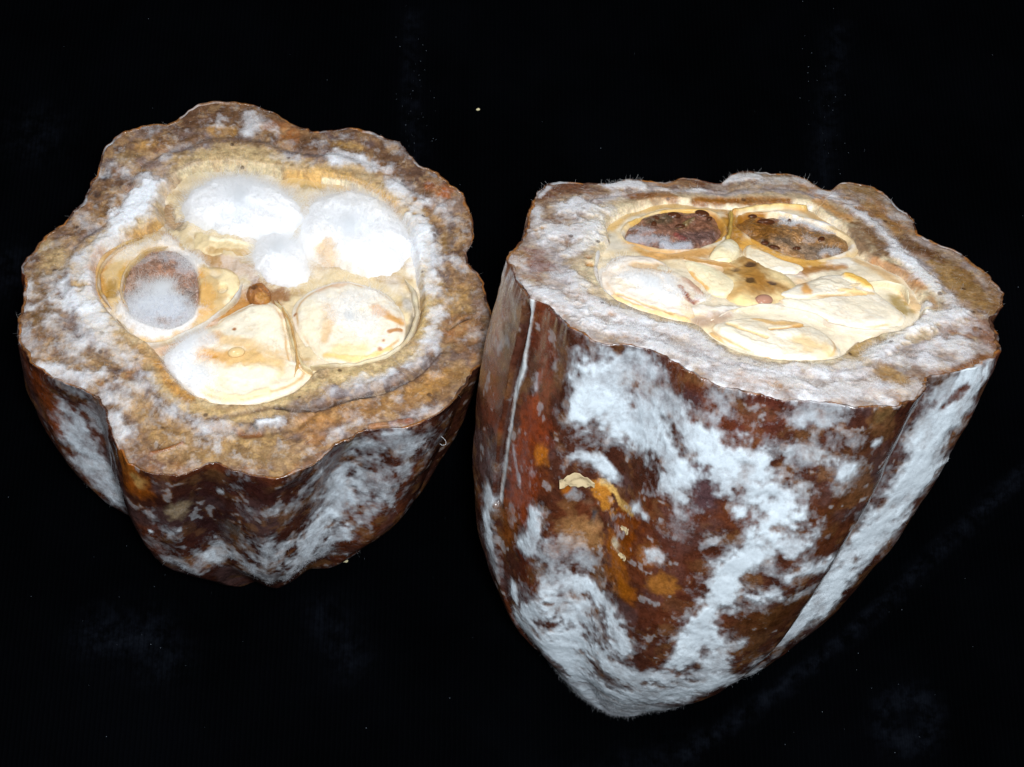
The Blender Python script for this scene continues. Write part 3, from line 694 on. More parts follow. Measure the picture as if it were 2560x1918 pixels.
def build_flesh(p, locule, NT, NR, seed, marks, tone):
    loc = catmull(uv(p, locule), 3)
    th, r = star_r(p.out, np.zeros(2), NT); r = r + rim_jag(p, th)
    store = {}
    def pf(P, rr):
        sd = poly_sd(P, loc)                         # mm, + inside the locule
        ang = np.arctan2(P[:, 1], P[:, 0]); R = np.interp(ang, np.r_[th, np.pi], np.r_[r, r[0]])
        dr = np.clip(R - np.hypot(*P.T), 0, None)
        q = np.clip(-sd, 0, None); q = q / (q + dr + 1e-6)
        A = fbm(P, 9, 4, seed); B = fbm(P, 3.2, 5, seed + 1, .6); D = fbm(P, 1.2, 3, seed + 2); E_ = fbm(P, 5.5, 4, seed + 3)
        qn = q + (B - .5) * .30
        pt = Paint(P, tone['flesh'], seed)
        pt.mix(sstep(.42, .68, A), tone['flesh2'])
        pt.mix(sstep(.52, .70, B) * .75, tone['dark'])
        pt.mix(sstep(.54, .74, E_) * .8, tone['orange'])
        pt.mix(sstep(.58, .78, D) * .5, tone['light']); pt.mix(sstep(.60, .74, fbm(P, 1.6, 4, seed + 13)) * .45, tone['dark'])
        pt.mix(sstep(.55, .75, fbm(P, 4, 4, seed + 8)) * tone['greyk'], tone['grey'])
        pt.mix(sstep(.86, .99, q + (D - .5) * .1) * .65, tone['rim'])
        pt.mix((1 - sstep(.16, .34, qn)) * .9, tone['endo'])
        pt.mix((1 - sstep(.0, .10, qn)) * .8, tone['endo2'])
        pt.mix(sstep(.22, .30, qn) * (1 - sstep(.36, .5, qn)) * sstep(.35, .6, A) * .75, tone['grey'])
        pt.mix(sstep(-.2, .8, sd), tone['floor'])
        k = sstep(.30, 1.0, .5 + .5 * np.cos(ang - tone['veil_at']))            # the veil is thicker on one side
        pt.m = (tone['veil'] * k + sstep(.46, .72, A * .3 + E_ * .3 + B * .4) * tone['film'] * (.45 + .55 * k)) * sstep(.05, .25, q) * (.6 + .8 * (D - .2))
        strokes(p, pt, marks)
        pt.mix(sstep(.56, .64, fbm(P, 3.6, 5, seed + 15, .62)) * sstep(.12, .4, q) * tone['blotch'] * .5, tone['dark'])
        pt.mix(sstep(.60, .68, fbm(P, 2.4, 5, seed + 16, .62)) * tone['blotch'] * .45, tone['light'])
        pt.mix(sstep(.55, .66, fbm(P, 1.5, 4, seed + 17, .62)) * tone['blotch'] * .45, tone['flesh2'])
        lum = pt.col @ np.array([.3, .55, .15])
        pt.col = pt.col + (lum[:, None] * np.array([1.12, .96, .74]) - pt.col) * .08
        pt.m = np.maximum(pt.m, sstep(.52, .70, fbm(P, 2.2, 5, seed + 18, .64)) * .2 * tone['blotch'] * sstep(.1, .3, q))
        e = sstep(.02, .3, pt.m) * (1 - sstep(.9, 1.1, pt.m) * .7)
        pt.m = pt.m + ((B - .5) * .75 - sstep(.5, .75, E_) * .18) * e * tone['torn']
        pt.m = np.clip(pt.m * tone['mk'], 0, 1.1)
        pt.wet = np.clip(pt.wet + sstep(.6, .7, D) * .35 * (pt.m < .2), 0, 1)
        store.update(sd=sd, q=q, B=B, A=A, D=D)
        return pt
    def zf(P, rr):
        sd, q, B, A, D = (store[k] for k in ('sd', 'q', 'B', 'A', 'D'))
        z = ((B - .5) * .9 + (A - .5) * .8 + (D - .5) * .25) * p.relief
        z = z + (.6 * np.exp(-((q - .30) / .06) ** 2) * (A - .2) - .55 * np.exp(-((q - .42) / .05) ** 2)) * p.relief
        z = z * sstep(0, .06, 1 - rr) - sstep(-.4, 1.6, sd) * p.depth - .15 * sstep(.9, 1, q)
        return z
    o = np.c_[np.cos(th), np.sin(th)] * (r - .42)[:, None]
    ob, pt, top = disc(p, o, NT, NR, zf, pf, 'husk_flesh', M_FLESH, p.root, skirt=2.5, edge=0.0, ctr=np.zeros(2))
    p.flesh = ob; p.flesh_pt = pt; p.flesh_top = top
    return ob

# ------------------------------------------------------------------ what lies in the cut faces
LEFT.unit, RIGHT.unit = .0449, .0435
LEFT.depth, RIGHT.depth = 3.2, 2.6
LEFT.relief, RIGHT.relief = .75, .24
def mo(pts, wd, m=.9, op=.9, dz=.12, soft=.6, rough=1.1): return (pts, wd, None, dict(op=op, m=m, dz=dz, soft=soft, rough=rough))
def co(pts, wd, col, op=.85, soft=.6, rough=1.0, dz=0., wet=None, m=None): return (pts, wd, col, dict(op=op, soft=soft, rough=rough, dz=dz, wet=wet, m=m))

# ---- left half
loc_l = [(720, 400), (830, 335), (1000, 312), (1200, 340), (1400, 368), (1550, 405), (1680, 470), (1760, 560), (1800, 700), (1815, 800), (1835, 900), (1810, 1020),
         (1750, 1105), (1650, 1165), (1500, 1198), (1370, 1210), (1330, 1260), (1250, 1315), (1100, 1362), (950, 1362), (830, 1320), (735, 1240), (680, 1160), (630, 1095),
         (550, 1050), (470, 970), (405, 885), (390, 770), (425, 690), (520, 635), (600, 595), (675, 560), (678, 480)]
marks_l = [
    # husk tones
    co([(700, 200), (850, 140), (1000, 110), (1150, 160)], 70, '#5e3d22', .75), co([(1300, 220), (1500, 240), (1700, 300), (1850, 430)], 70, '#5c3c26', .7),
    co([(880, 100), (960, 150)], 45, '#6b4a34', .6), co([(1180, 160), (1260, 210)], 40, '#a5642c', .7), co([(1480, 240), (1540, 250)], 34, '#b58a3e', .7), co([(920, 180), (980, 190)], 34, '#b0813c', .7),
    co([(600, 250), (650, 240)], 30, '#c2904a', .8), co([(560, 300), (600, 330)], 50, '#a98a58', .6), co([(1860, 420), (1900, 440)], 38, '#a85a1e', .85), co([(560, 430)], 26, '#a85c20', .85), co([(400, 560), (450, 520), (520, 480)], 30, '#8d6630', .7),
    co([(460, 375)], 26, '#352c34', .9, dz=-.3), co([(415, 460)], 20, '#2e2428', .9, dz=-.3), co([(1930, 640), (1910, 690)], 30, '#b38a45', .8),
    co([(1960, 900), (1990, 1000)], 60, '#a88246', .7), co([(1960, 1020), (2010, 1010)], 44, '#a4673a', .7), co([(1930, 1035), (2020, 990)], 7, '#3f2c20', .8, .4, .4, -.4),
    co([(220, 700), (250, 760), (200, 780)], 60, '#b59a6c', .7), co([(130, 850), (200, 900), (180, 1000)], 60, '#8a6a42', .6), co([(180, 980), (220, 950)], 35, '#6a4a22', .7),
    co([(300, 1130), (420, 1200), (480, 1160)], 60, '#b08a54', .65), co([(500, 1225)], 30, '#4a3a3c', .85), co([(560, 1330), (640, 1430), (760, 1490)], 70, '#b68d50', .65),
    co([(950, 1560), (1080, 1530), (1180, 1580)], 75, '#b8935a', .7), co([(1330, 1450), (1450, 1400), (1560, 1380)], 55, '#a9763a', .7), co([(1700, 1340), (1850, 1290), (1950, 1230)], 60, '#b07f3c', .75),
    co([(1600, 1400), (1750, 1350)], 30, '#8a6030', .6), co([(760, 1560), (900, 1590)], 60, '#8f6d42', .5), co([(620, 1600), (700, 1630)], 34, '#6d4a3c', .6),
    co([(650, 1578), (720, 1560), (785, 1532)], 8, '#83480f', .95, .3, .3, .35, .6), co([(1600, 1462), (1690, 1452), (1775, 1437)], 11, '#85431a', .95, .3, .5, .5),
    co([(1035, 1480), (1060, 1500), (1120, 1490)], 16, '#8a5220', .9, .4, .8, -.2), co([(1040, 1455), (1080, 1450), (1110, 1470)], 8, '#55504e', .9, .4, .6, .2),
    # endocarp
    co([(820, 345), (900, 300), (1040, 275), (1180, 300)], 42, '#c3a97a', .85), co([(730, 400), (760, 370), (840, 335)], 26, '#b09a80', .8),
    co([(1060, 1410), (900, 1400), (780, 1330), (690, 1230)], 32, '#c0a06a', .85), co([(1150, 1370), (1330, 1300), (1450, 1250), (1650, 1210), (1760, 1150)], 30, '#c6ac7a', .9),
    co([(1800, 850), (1830, 950), (1810, 1060)], 26, '#c3a56c', .9), co([(690, 1190), (740, 1280), (820, 1340)], 24, '#b98338', .9, wet=.5), co([(600, 1130), (640, 1160)], 40, '#b68748', .7),
    co([(410, 870), (400, 780), (430, 700)], 24, '#b67c34', .9, wet=.4), co([(540, 640), (620, 600), (690, 575)], 22, '#c79a54', .9), co([(1240, 360), (1400, 365), (1560, 410), (1700, 490)], 26, '#cfa45c', .9),
    co([(1390, 378), (1500, 400), (1600, 440), (1650, 470)], 9, '#f6e8c4', .95, .4, .4, .5), co([(780, 360), (1000, 325), (1200, 350)], 18, '#cdbd98', .9),
    # dark cracks and grey lines
    co([(1880, 1150), (1800, 1230), (1660, 1305), (1500, 1345), (1330, 1385), (1190, 1375)], 11, '#33241c', .9, .4, .6, -.7), co([(1190, 1375), (1060, 1400), (860, 1430), (720, 1370)], 14, '#5a4038', .6, .6, 1.2, -.3),
    co([(1840, 1170), (1700, 1260), (1500, 1310)], 18, '#8d8484', .7, .6, 1, .2), co([(650, 1300), (730, 1390), (840, 1450)], 16, '#5c4640', .7, .6, 1.2, -.2),
    co([(1290, 1370), (1360, 1340)], 34, '#6d5648', .7), co([(1960, 560), (1940, 650), (1960, 760)], 16, '#5b4a4c', .6), co([(1400, 200), (1600, 240)], 24, '#66545a', .5), co([(1880, 1180), (1930, 1160)], 40, '#6f5c58', .7),
    co([(150, 1100), (350, 1190), (560, 1330)], 20, '#74686a', .5), co([(830, 240), (1000, 225), (1120, 250)], 22, '#6e4e30', .6), co([(620, 320), (700, 350), (660, 420)], 34, '#7c6668', .7),
    # mould
    mo([(650, 430), (600, 500), (540, 570)], 62, 1.1, 1, .7, .4, .8), mo([(520, 570), (480, 640), (440, 670)], 38, 1.0, .95, .5), mo([(430, 690), (370, 760), (330, 830)], 50, .6, .8), mo([(280, 860), (330, 890)], 60, .75, .85), mo([(330, 900), (390, 960), (400, 1030)], 75, .9, .9, .4),
    mo([(440, 1010), (470, 1090), (560, 1160)], 55, .65, .75), mo([(580, 1190), (650, 1290)], 40, .5, .6), mo([(700, 1350), (780, 1400)], 40, .5, .65), mo([(880, 1450), (980, 1480)], 46, .6, .7), mo([(1120, 1445), (1200, 1438)], 17, 1.0, .95, .5, .5),
    mo([(940, 1560), (940, 1500)], 22, .7, .6), mo([(1490, 1290), (1600, 1265), (1700, 1230)], 26, .75, .8), mo([(1760, 1200), (1860, 1100), (1885, 980)], 38, .75, .8), mo([(1830, 640), (1850, 750), (1855, 860)], 55, .8, .85, .3),
    mo([(1795, 520), (1825, 600)], 50, .95, .9, .5), mo([(1720, 430), (1770, 480)], 46, .7, .8), mo([(1770, 560), (1795, 700), (1790, 800)], 36, .95, .9, .3), mo([(1650, 820), (1760, 800)], 34, .7, .8), mo([(1300, 800), (1450, 800)], 30, .5, .7, 0), mo([(760, 560), (800, 600)], 30, .5, .6, 0), mo([(1640, 370), (1700, 410)], 34, .5, .6), mo([(1440, 300), (1550, 318), (1650, 350)], 36, .85, .85, .4), mo([(1085, 115), (1080, 180)], 30, .75, .7), mo([(1130, 130), (1200, 190)], 24, .5, .5),
    mo([(1480, 205)], 24, .7, .6), mo([(780, 270), (720, 330)], 44, .5, .55), mo([(1180, 290), (1340, 330)], 30, .45, .6), mo([(1880, 500), (1930, 560)], 50, .55, .6), mo([(1990, 1100), (2080, 1050)], 46, .5, .55), mo([(2060, 880), (2080, 960)], 30, .45, .6),
    mo([(180, 1200), (280, 1232), (390, 1275)], 36, .75, .75, .4), mo([(490, 1420), (510, 1490)], 38, .8, .8, .4), mo([(460, 1340), (450, 1300)], 30, .55, .6), mo([(1330, 1590), (1440, 1500), (1540, 1450)], 26, .65, .7), mo([(1750, 1420), (1900, 1380)], 20, .5, .6),
    mo([(330, 560), (380, 590)], 50, .45, .6), mo([(120, 1070), (170, 1150)], 46, .5, .55), mo([(200, 820), (280, 780)], 34, .4, .5), mo([(260, 1030), (340, 1080)], 60, .45, .6), mo([(560, 1560), (620, 1590)], 30, .5, .5), mo([(1640, 210), (1780, 300)], 26, .4, .5),
    mo([(1560, 1250), (1400, 1330)], 22, .5, .6), mo([(640, 170), (560, 190)], 26, .4, .5), mo([(1950, 740), (2000, 780)], 30, .5, .6),
]
tone_l = dict(flesh='#94704c', flesh2='#715034', dark='#553c30', orange='#9c6a3c', light='#b89468', grey='#776a6c', rim='#6e4f3c', endo='#b79a6e', endo2='#cdb68e', floor='#ccb085', film=.38, veil=.05, greyk=.5, veil_at=3.0, torn=1.0, blotch=.8, mk=.97)
build_flesh(LEFT, loc_l, 1150, 195, 100, marks_l, tone_l)
kern = [(556, 770), (630, 700), (740, 685), (815, 730), (845, 805), (848, 890), (815, 975), (740, 1015), (640, 1005), (555, 955), (530, 870)]
pulp_l = [
    co([(1100, 870), (980, 960), (860, 1040), (740, 1090)], 44, '#b47c36', .9), co([(1120, 830), (1180, 870)], 50, '#8a5a2c', .9), co([(700, 480), (720, 540), (760, 560)], 30, '#8a7660', .8, dz=-1.5), co([(820, 700), (1000, 740), (1080, 760)], 40, '#b08858', .9), mo([(980, 720), (1080, 780)], 40, .5, .7, 0),
    co([(1300, 400), (1450, 400), (1600, 450)], 30, '#b59a66', .9), co([(1260, 640), (1280, 700)], 30, '#56443a', .9), co([(1760, 900), (1780, 1000), (1740, 1090)], 20, '#8a8070', .9),
    co([(820, 345), (1000, 320), (1200, 345)], 24, '#d5c6a4', .9), co([(1240, 372), (1450, 395), (1640, 470)], 30, '#d9b678', .9), mo([(1780, 600), (1800, 760)], 40, .8, .8), co([(430, 760), (420, 860)], 24, '#c08c44', .8), mo([(430, 930), (540, 1030)], 40, .6, .7),
    co([(700, 1180), (760, 1270), (850, 1330)], 20, '#b98338', .8, wet=.5)]
slab(LEFT, loc_l, 'pulp', M_BEAN, LEFT.root, '#d6c29c', -1.75, .1, pulp_l, .45, .6, hole=[(kern, 1.6)], veins=('#a9854e', 1.0, 3.5, .6), NT=420, NR=110, seed=22, film=.45, ctr=uv(LEFT, [(1110, 850)])[0])

seed1 = [(778, 450), (850, 400), (950, 380), (1080, 380), (1200, 410), (1280, 460), (1308, 530), (1280, 610), (1210, 655), (1100, 640), (940, 622), (840, 585), (775, 525)]
seed2 = [(1300, 540), (1340, 465), (1440, 432), (1560, 430), (1680, 480), (1750, 560), (1775, 680), (1745, 780), (1640, 805), (1500, 780), (1380, 752), (1300, 700), (1268, 620)]
s1, s1p, s1t = slab(LEFT, seed1, 'seed', M_BEAN, LEFT.root, '#f2f4f7', -1.4, 3.8, [mo([(800, 480), (1050, 500), (1270, 540)], 200, 1.1, 1, 0, .5, .2), co([(960, 560), (1040, 570)], 28, '#8c9aa8', .6, m=.35, dz=-.8), co([(1080, 530), (1180, 560)], 20, '#a0adb8', .6, m=.45, dz=-.5), co([(930, 590), (1000, 600)], 14, '#8c9098', .6, m=.4, dz=-.4)], .5, 1.6, seed=1, jag=1.7, shape=2.6)
s1['label'] = 'seed buried under a broad white mould cushion'
s2, s2p, s2t = slab(LEFT, seed2, 'seed', M_BEAN, LEFT.root, '#efe8dc', -1.2, 3.6, [mo([(1330, 560), (1500, 600), (1700, 680)], 190, 1.1, 1, 0, .5, .2), co([(1390, 690), (1420, 740)], 40, '#d9b583', .85, m=.1, dz=-.4), co([(1330, 480), (1500, 460)], 34, '#eadcd0', .6, m=.55), co([(1510, 630), (1540, 640)], 26, '#bcd0e0', .5, m=.5, dz=-.6), co([(1470, 560), (1520, 560)], 20, '#cfdbe6', .5, m=.6, dz=-.5)], .5, 1.6, seed=2, jag=1.7, shape=2.6)
s2['label'] = 'seed under a rounder white mould cushion'
clump = [(1105, 610), (1200, 590), (1260, 640), (1325, 715), (1335, 790), (1260, 845), (1170, 830), (1090, 775), (1085, 690)]
cl, clp, clt = slab(LEFT, clump, 'mould_clump', M_BEAN, LEFT.root, '#f4f5f8', -1.4, 3.0, [mo([(1150, 650), (1220, 760)], 150, 1.1, 1, 0, .5, .2)], .5, 1.6, seed=3, jag=1.7, NT=140, NR=40)
fuzz_on(s1, s1t * (.15 + s1p.m), 12000, .0016, .000010, M_FUZZ, s1, curl=.7)
fuzz_on(s2, s2t * (.05 + s2p.m), 11000, .0016, .000010, M_FUZZ, s2, curl=.7)
fuzz_on(cl, clt, 6000, .0016, .000010, M_FUZZ, cl, curl=.7)
for o_, t_, n_ in ((s1, s1t, 5000), (s2, s2t, 5000), (cl, clt, 3000)):      # loose skirt of threads round each cushion
    NTo = 140 if o_ is cl else 220
    wr = np.zeros(len(t_)); nr_ = (40 if o_ is cl else 60); wr[int(nr_ * .80) * NTo:nr_ * NTo] = 1
    fuzz_on(o_, wr, n_, .0021, .000009, M_FUZZ, o_, curl=1.0)
# cream stub under the first cushion
slab(LEFT, [(815, 590), (900, 610), (1000, 620), (1090, 640), (1100, 680), (1040, 700), (940, 700), (860, 690), (815, 670)], 'seed_coat', M_BEAN, LEFT.root, '#dcc79c', -1.6, 1.0,
     [co([(910, 640), (1000, 645), (1080, 660)], 12, '#f3e6c6', .9, .4, .8, .3), co([(900, 680), (1060, 690)], 12, '#b7945c', .8, .5, 1, -.2), co([(830, 620)], 14, '#b5803f', .8), mo([(960, 610), (1060, 620)], 14, .7, .6)], .5, .6, seed=4, NT=120, NR=30)

seed3 = [(432, 705), (520, 648), (620, 612), (700, 595), (780, 640), (840, 705), (900, 745), (985, 758), (1028, 805), (1022, 880), (965, 950), (900, 990), (800, 1042), (700, 1072), (600, 1062), (520, 1012), (460, 935), (412, 880), (402, 780)]
s3, s3p, s3t = slab(LEFT, seed3, 'seed', M_BEAN, LEFT.root, '#d4b684', -.95, .4, [
    co([(440, 860), (430, 780), (480, 700)], 36, '#c08a3a', .8, wet=.5), co([(540, 900), (520, 820), (560, 740), (640, 680)], 20, '#d0a458', .9, wet=.6), co([(470, 820), (480, 870)], 24, '#a07a34', .8, dz=-.5), co([(520, 720), (620, 660)], 40, '#d8c29a', .8),
    
    co([(860, 790)], 26, '#d09a48', .9, dz=-.3, wet=.7), co([(880, 870), (870, 950)], 46, '#dcac64', .9), co([(970, 800), (1000, 850)], 34, '#f3e0b4', .9, dz=.3), co([(955, 850)], 20, '#e9cf9c', .9, .4, .4, -1.6), co([(980, 900)], 22, '#fbf0d2', .9), co([(900, 760), (930, 790)], 22, '#d6c8ae', .7, dz=-.6),
    co([(590, 1010), (700, 1040), (800, 1010)], 34, '#d8b78e', .8), mo([(560, 1000), (700, 1030), (780, 990)], 30, .7, .6, .1), mo([(700, 640), (760, 680), (830, 740)], 36, .8, .85, .3), mo([(480, 960), (520, 1000)], 26, .6, .6), mo([(560, 700), (640, 660), (740, 660)], 50, .55, .7, .1), mo([(535, 950), (620, 1015), (760, 1020), (830, 970)], 36, .9, .85, .3), mo([(520, 880), (540, 960)], 16, .7, .8, .1), mo([(840, 760), (850, 720)], 40, .7, .8, .2), mo([(470, 740), (540, 700)], 30, .35, .6, 0), co([(700, 610), (780, 650)], 16, '#c58f4e', .7), co([(510, 670), (560, 640), (600, 625)], 12, '#9a7430', .9, dz=-.5)], .25, .7, seed=5, hole=[(kern, 2.2)])
s3['label'] = 'opened seed with a yellow coat and a purple brown kernel half covered by mould'
k3, k3p, k3t = slab(LEFT, kern, 'kernel', M_KERNEL, s3, '#a08270', -1.4, .35, [co([(620, 740), (760, 750), (820, 820)], 60, '#926c58', .7), co([(700, 770)], 40, '#96694e', .7), co([(820, 860), (800, 920)], 30, '#86746c', .8), mo([(600, 930), (680, 920), (740, 950)], 75, 1.0, .95, .5), mo([(700, 700), (800, 740)], 34, .6, .7, .2), mo([(640, 860), (700, 850)], 40, .55, .6), mo([(580, 880)], 34, .5, .6), mo([(560, 960), (650, 1000), (760, 1000), (830, 940)], 30, .8, .8, .3), mo([(600, 740), (700, 695), (800, 730)], 20, .5, .7, .1)], .4, .3, seed=6, NT=180, NR=50)
fuzz_on(k3, k3t * np.clip(k3p.m - .1, 0, 1) + k3t * .04, 7000, .0015, .000011, M_FUZZ, k3, curl=.8)
fuzz_on(s3, s3t * (np.clip(s3p.m - .1, 0, 1) + .01), 6000, .0012, .000013, M_FUZZ, s3, curl=.8)

seed4 = [(705, 1165), (760, 1110), (830, 1060), (910, 1005), (1000, 950), (1090, 910), (1165, 905), (1215, 945), (1235, 1030), (1252, 1120), (1275, 1195), (1335, 1190), (1335, 1225), (1260, 1285), (1110, 1335), (960, 1345), (850, 1312), (770, 1252)]
s4, s4p, s4t = slab(LEFT, seed4, 'seed', M_BEAN, LEFT.root, '#efe5d0', -.75, .8, [
    co([(860, 1160), (960, 1155), (1100, 1160)], 40, '#d6a050', .85, wet=.5), co([(960, 1080), (1080, 1110), (1200, 1160)], 36, '#e0b878', .7), co([(1050, 1180), (1150, 1220)], 60, '#e6c48a', .7), co([(930, 1060), (880, 1090)], 26, '#cf9f68', .7),
    co([(1130, 960), (1160, 1040)], 60, '#fbf1d8', .8, dz=.3), co([(1010, 1240), (1150, 1235)], 36, '#fdf4de', .8, dz=.3), co([(1010, 1035)], 9, '#a0622a', .95, .4, .5), co([(870, 1155), (930, 1155)], 10, '#c98e3a', .8, .5, 1, -.2), co([(870, 1290), (1000, 1325), (1150, 1300)], 14, '#f2dcae', .9, dz=.35),
    mo([(800, 1100), (790, 1200), (840, 1250)], 62, 1.05, 1, .8, .45, .8), mo([(730, 1170), (770, 1230)], 36, 1, 1, .5), mo([(860, 1060), (900, 1090)], 30, .6, .7, .2)], .22, .7, seed=7, line='#cf9f58')
s4['label'] = 'cream seed with a white mould tuft at one end and a clear drop'
fuzz_on(s4, s4t * np.clip(s4p.m - .1, 0, 1), 6000, .0012, .000014, M_FUZZ, s4, curl=.8)
droplet(LEFT, (1020, 1142), .15, 1.6, 1.2, .9, .2, M_AMBER_CLEAR, s4)
seed5 = [(1258, 950), (1300, 885), (1400, 835), (1500, 818), (1620, 850), (1700, 900), (1740, 965), (1745, 1045), (1705, 1108), (1620, 1150), (1500, 1168), (1400, 1152), (1330, 1110), (1280, 1040)]
s5, s5p, s5t = slab(LEFT, seed5, 'seed', M_BEAN, LEFT.root, '#ede3d0', -.65, .9, [
    co([(1400, 1080), (1420, 1000), (1410, 950)], 22, '#d9b078', .7), co([(1620, 950), (1680, 985), (1730, 1000)], 20, '#d99f52', .9, wet=.3), co([(1680, 1050), (1730, 1030)], 9, '#b87a3a', .9, .4, .5), co([(1270, 965)], 11, '#a5662c', .95, .4, .6), co([(1640, 1118)], 11, '#b0703a', .9, .4, .4), co([(1655, 1088)], 6, '#b0703a', .9), co([(1340, 960), (1330, 1050)], 50, '#f6e9cb', .7), co([(1450, 1120), (1560, 1130)], 30, '#f0d29c', .8), co([(1400, 1140), (1550, 1155), (1690, 1110)], 9, '#e8c27c', .9, dz=.2),
    co([(1480, 840), (1380, 860)], 24, '#dcb088', .7), mo([(1500, 950), (1540, 1020), (1600, 1000)], 75, .55, .7, .2, .8), mo([(1450, 900), (1560, 900)], 60, .45, .7, .1, .8), mo([(1340, 850), (1500, 820), (1640, 850)], 26, .6, .7, .2), mo([(1640, 870), (1710, 930)], 24, .4, .6)], .22, .8, seed=8, line='#cf9f58')
s5['label'] = 'pale cream seed faintly filmed with mould, beside a dark gap'
fuzz_on(s5, s5t * np.clip(s5p.m - .15, 0, 1), 4000, .001, .000012, M_FUZZ, s5, curl=.8)
slab(LEFT, [(1075, 850), (1120, 830), (1170, 860), (1165, 900), (1130, 930), (1085, 915), (1060, 880)], 'placenta', M_FLESH, LEFT.root, '#96602c', -1.0, .9, [co([(1100, 865)], 16, '#5e3616', .9, dz=-.2), co([(1130, 900)], 22, '#b68240', .8)], 1.1, .8, seed=9, NT=90, NR=26)
ribbon(LEFT, [(1045, 830), (1010, 900), (930, 970), (830, 1030), (720, 1080), (640, 1092), (570, 1060), (500, 985)], 14, .7, -1.0, 'membrane', M_BEAN, LEFT.root, '#e0cba2', m=.5)
ribbon(LEFT, [(1180, 905), (1230, 960), (1250, 1050), (1275, 1120), (1300, 1180), (1345, 1210)], 15, .7, -.9, 'membrane', M_BEAN, LEFT.root, '#ecd6a4')
ribbon(LEFT, [(1195, 900), (1245, 1000), (1270, 1090), (1280, 1170), (1268, 1235)], 12, .6, -.7, 'membrane', M_BEAN, LEFT.root, '#d9a866')
ribbon(LEFT, [(1745, 815), (1785, 880), (1798, 960), (1778, 1040), (1735, 1100), (1660, 1148), (1560, 1180), (1450, 1190), (1340, 1190)], 22, .8, -.8, 'membrane', M_BEAN, LEFT.root, '#ecdcae', m=.25)

ribbon(LEFT, [(475, 935), (428, 855), (436, 765), (500, 700), (600, 655)], 13, .5, -.75, 'membrane', M_BEAN, LEFT.root, '#c79c56', m=.3)
ribbon(LEFT, [(548, 945), (518, 865), (545, 775), (625, 698), (720, 672)], 11, .45, -.75, 'membrane', M_BEAN, LEFT.root, '#d8b068', m=.25)

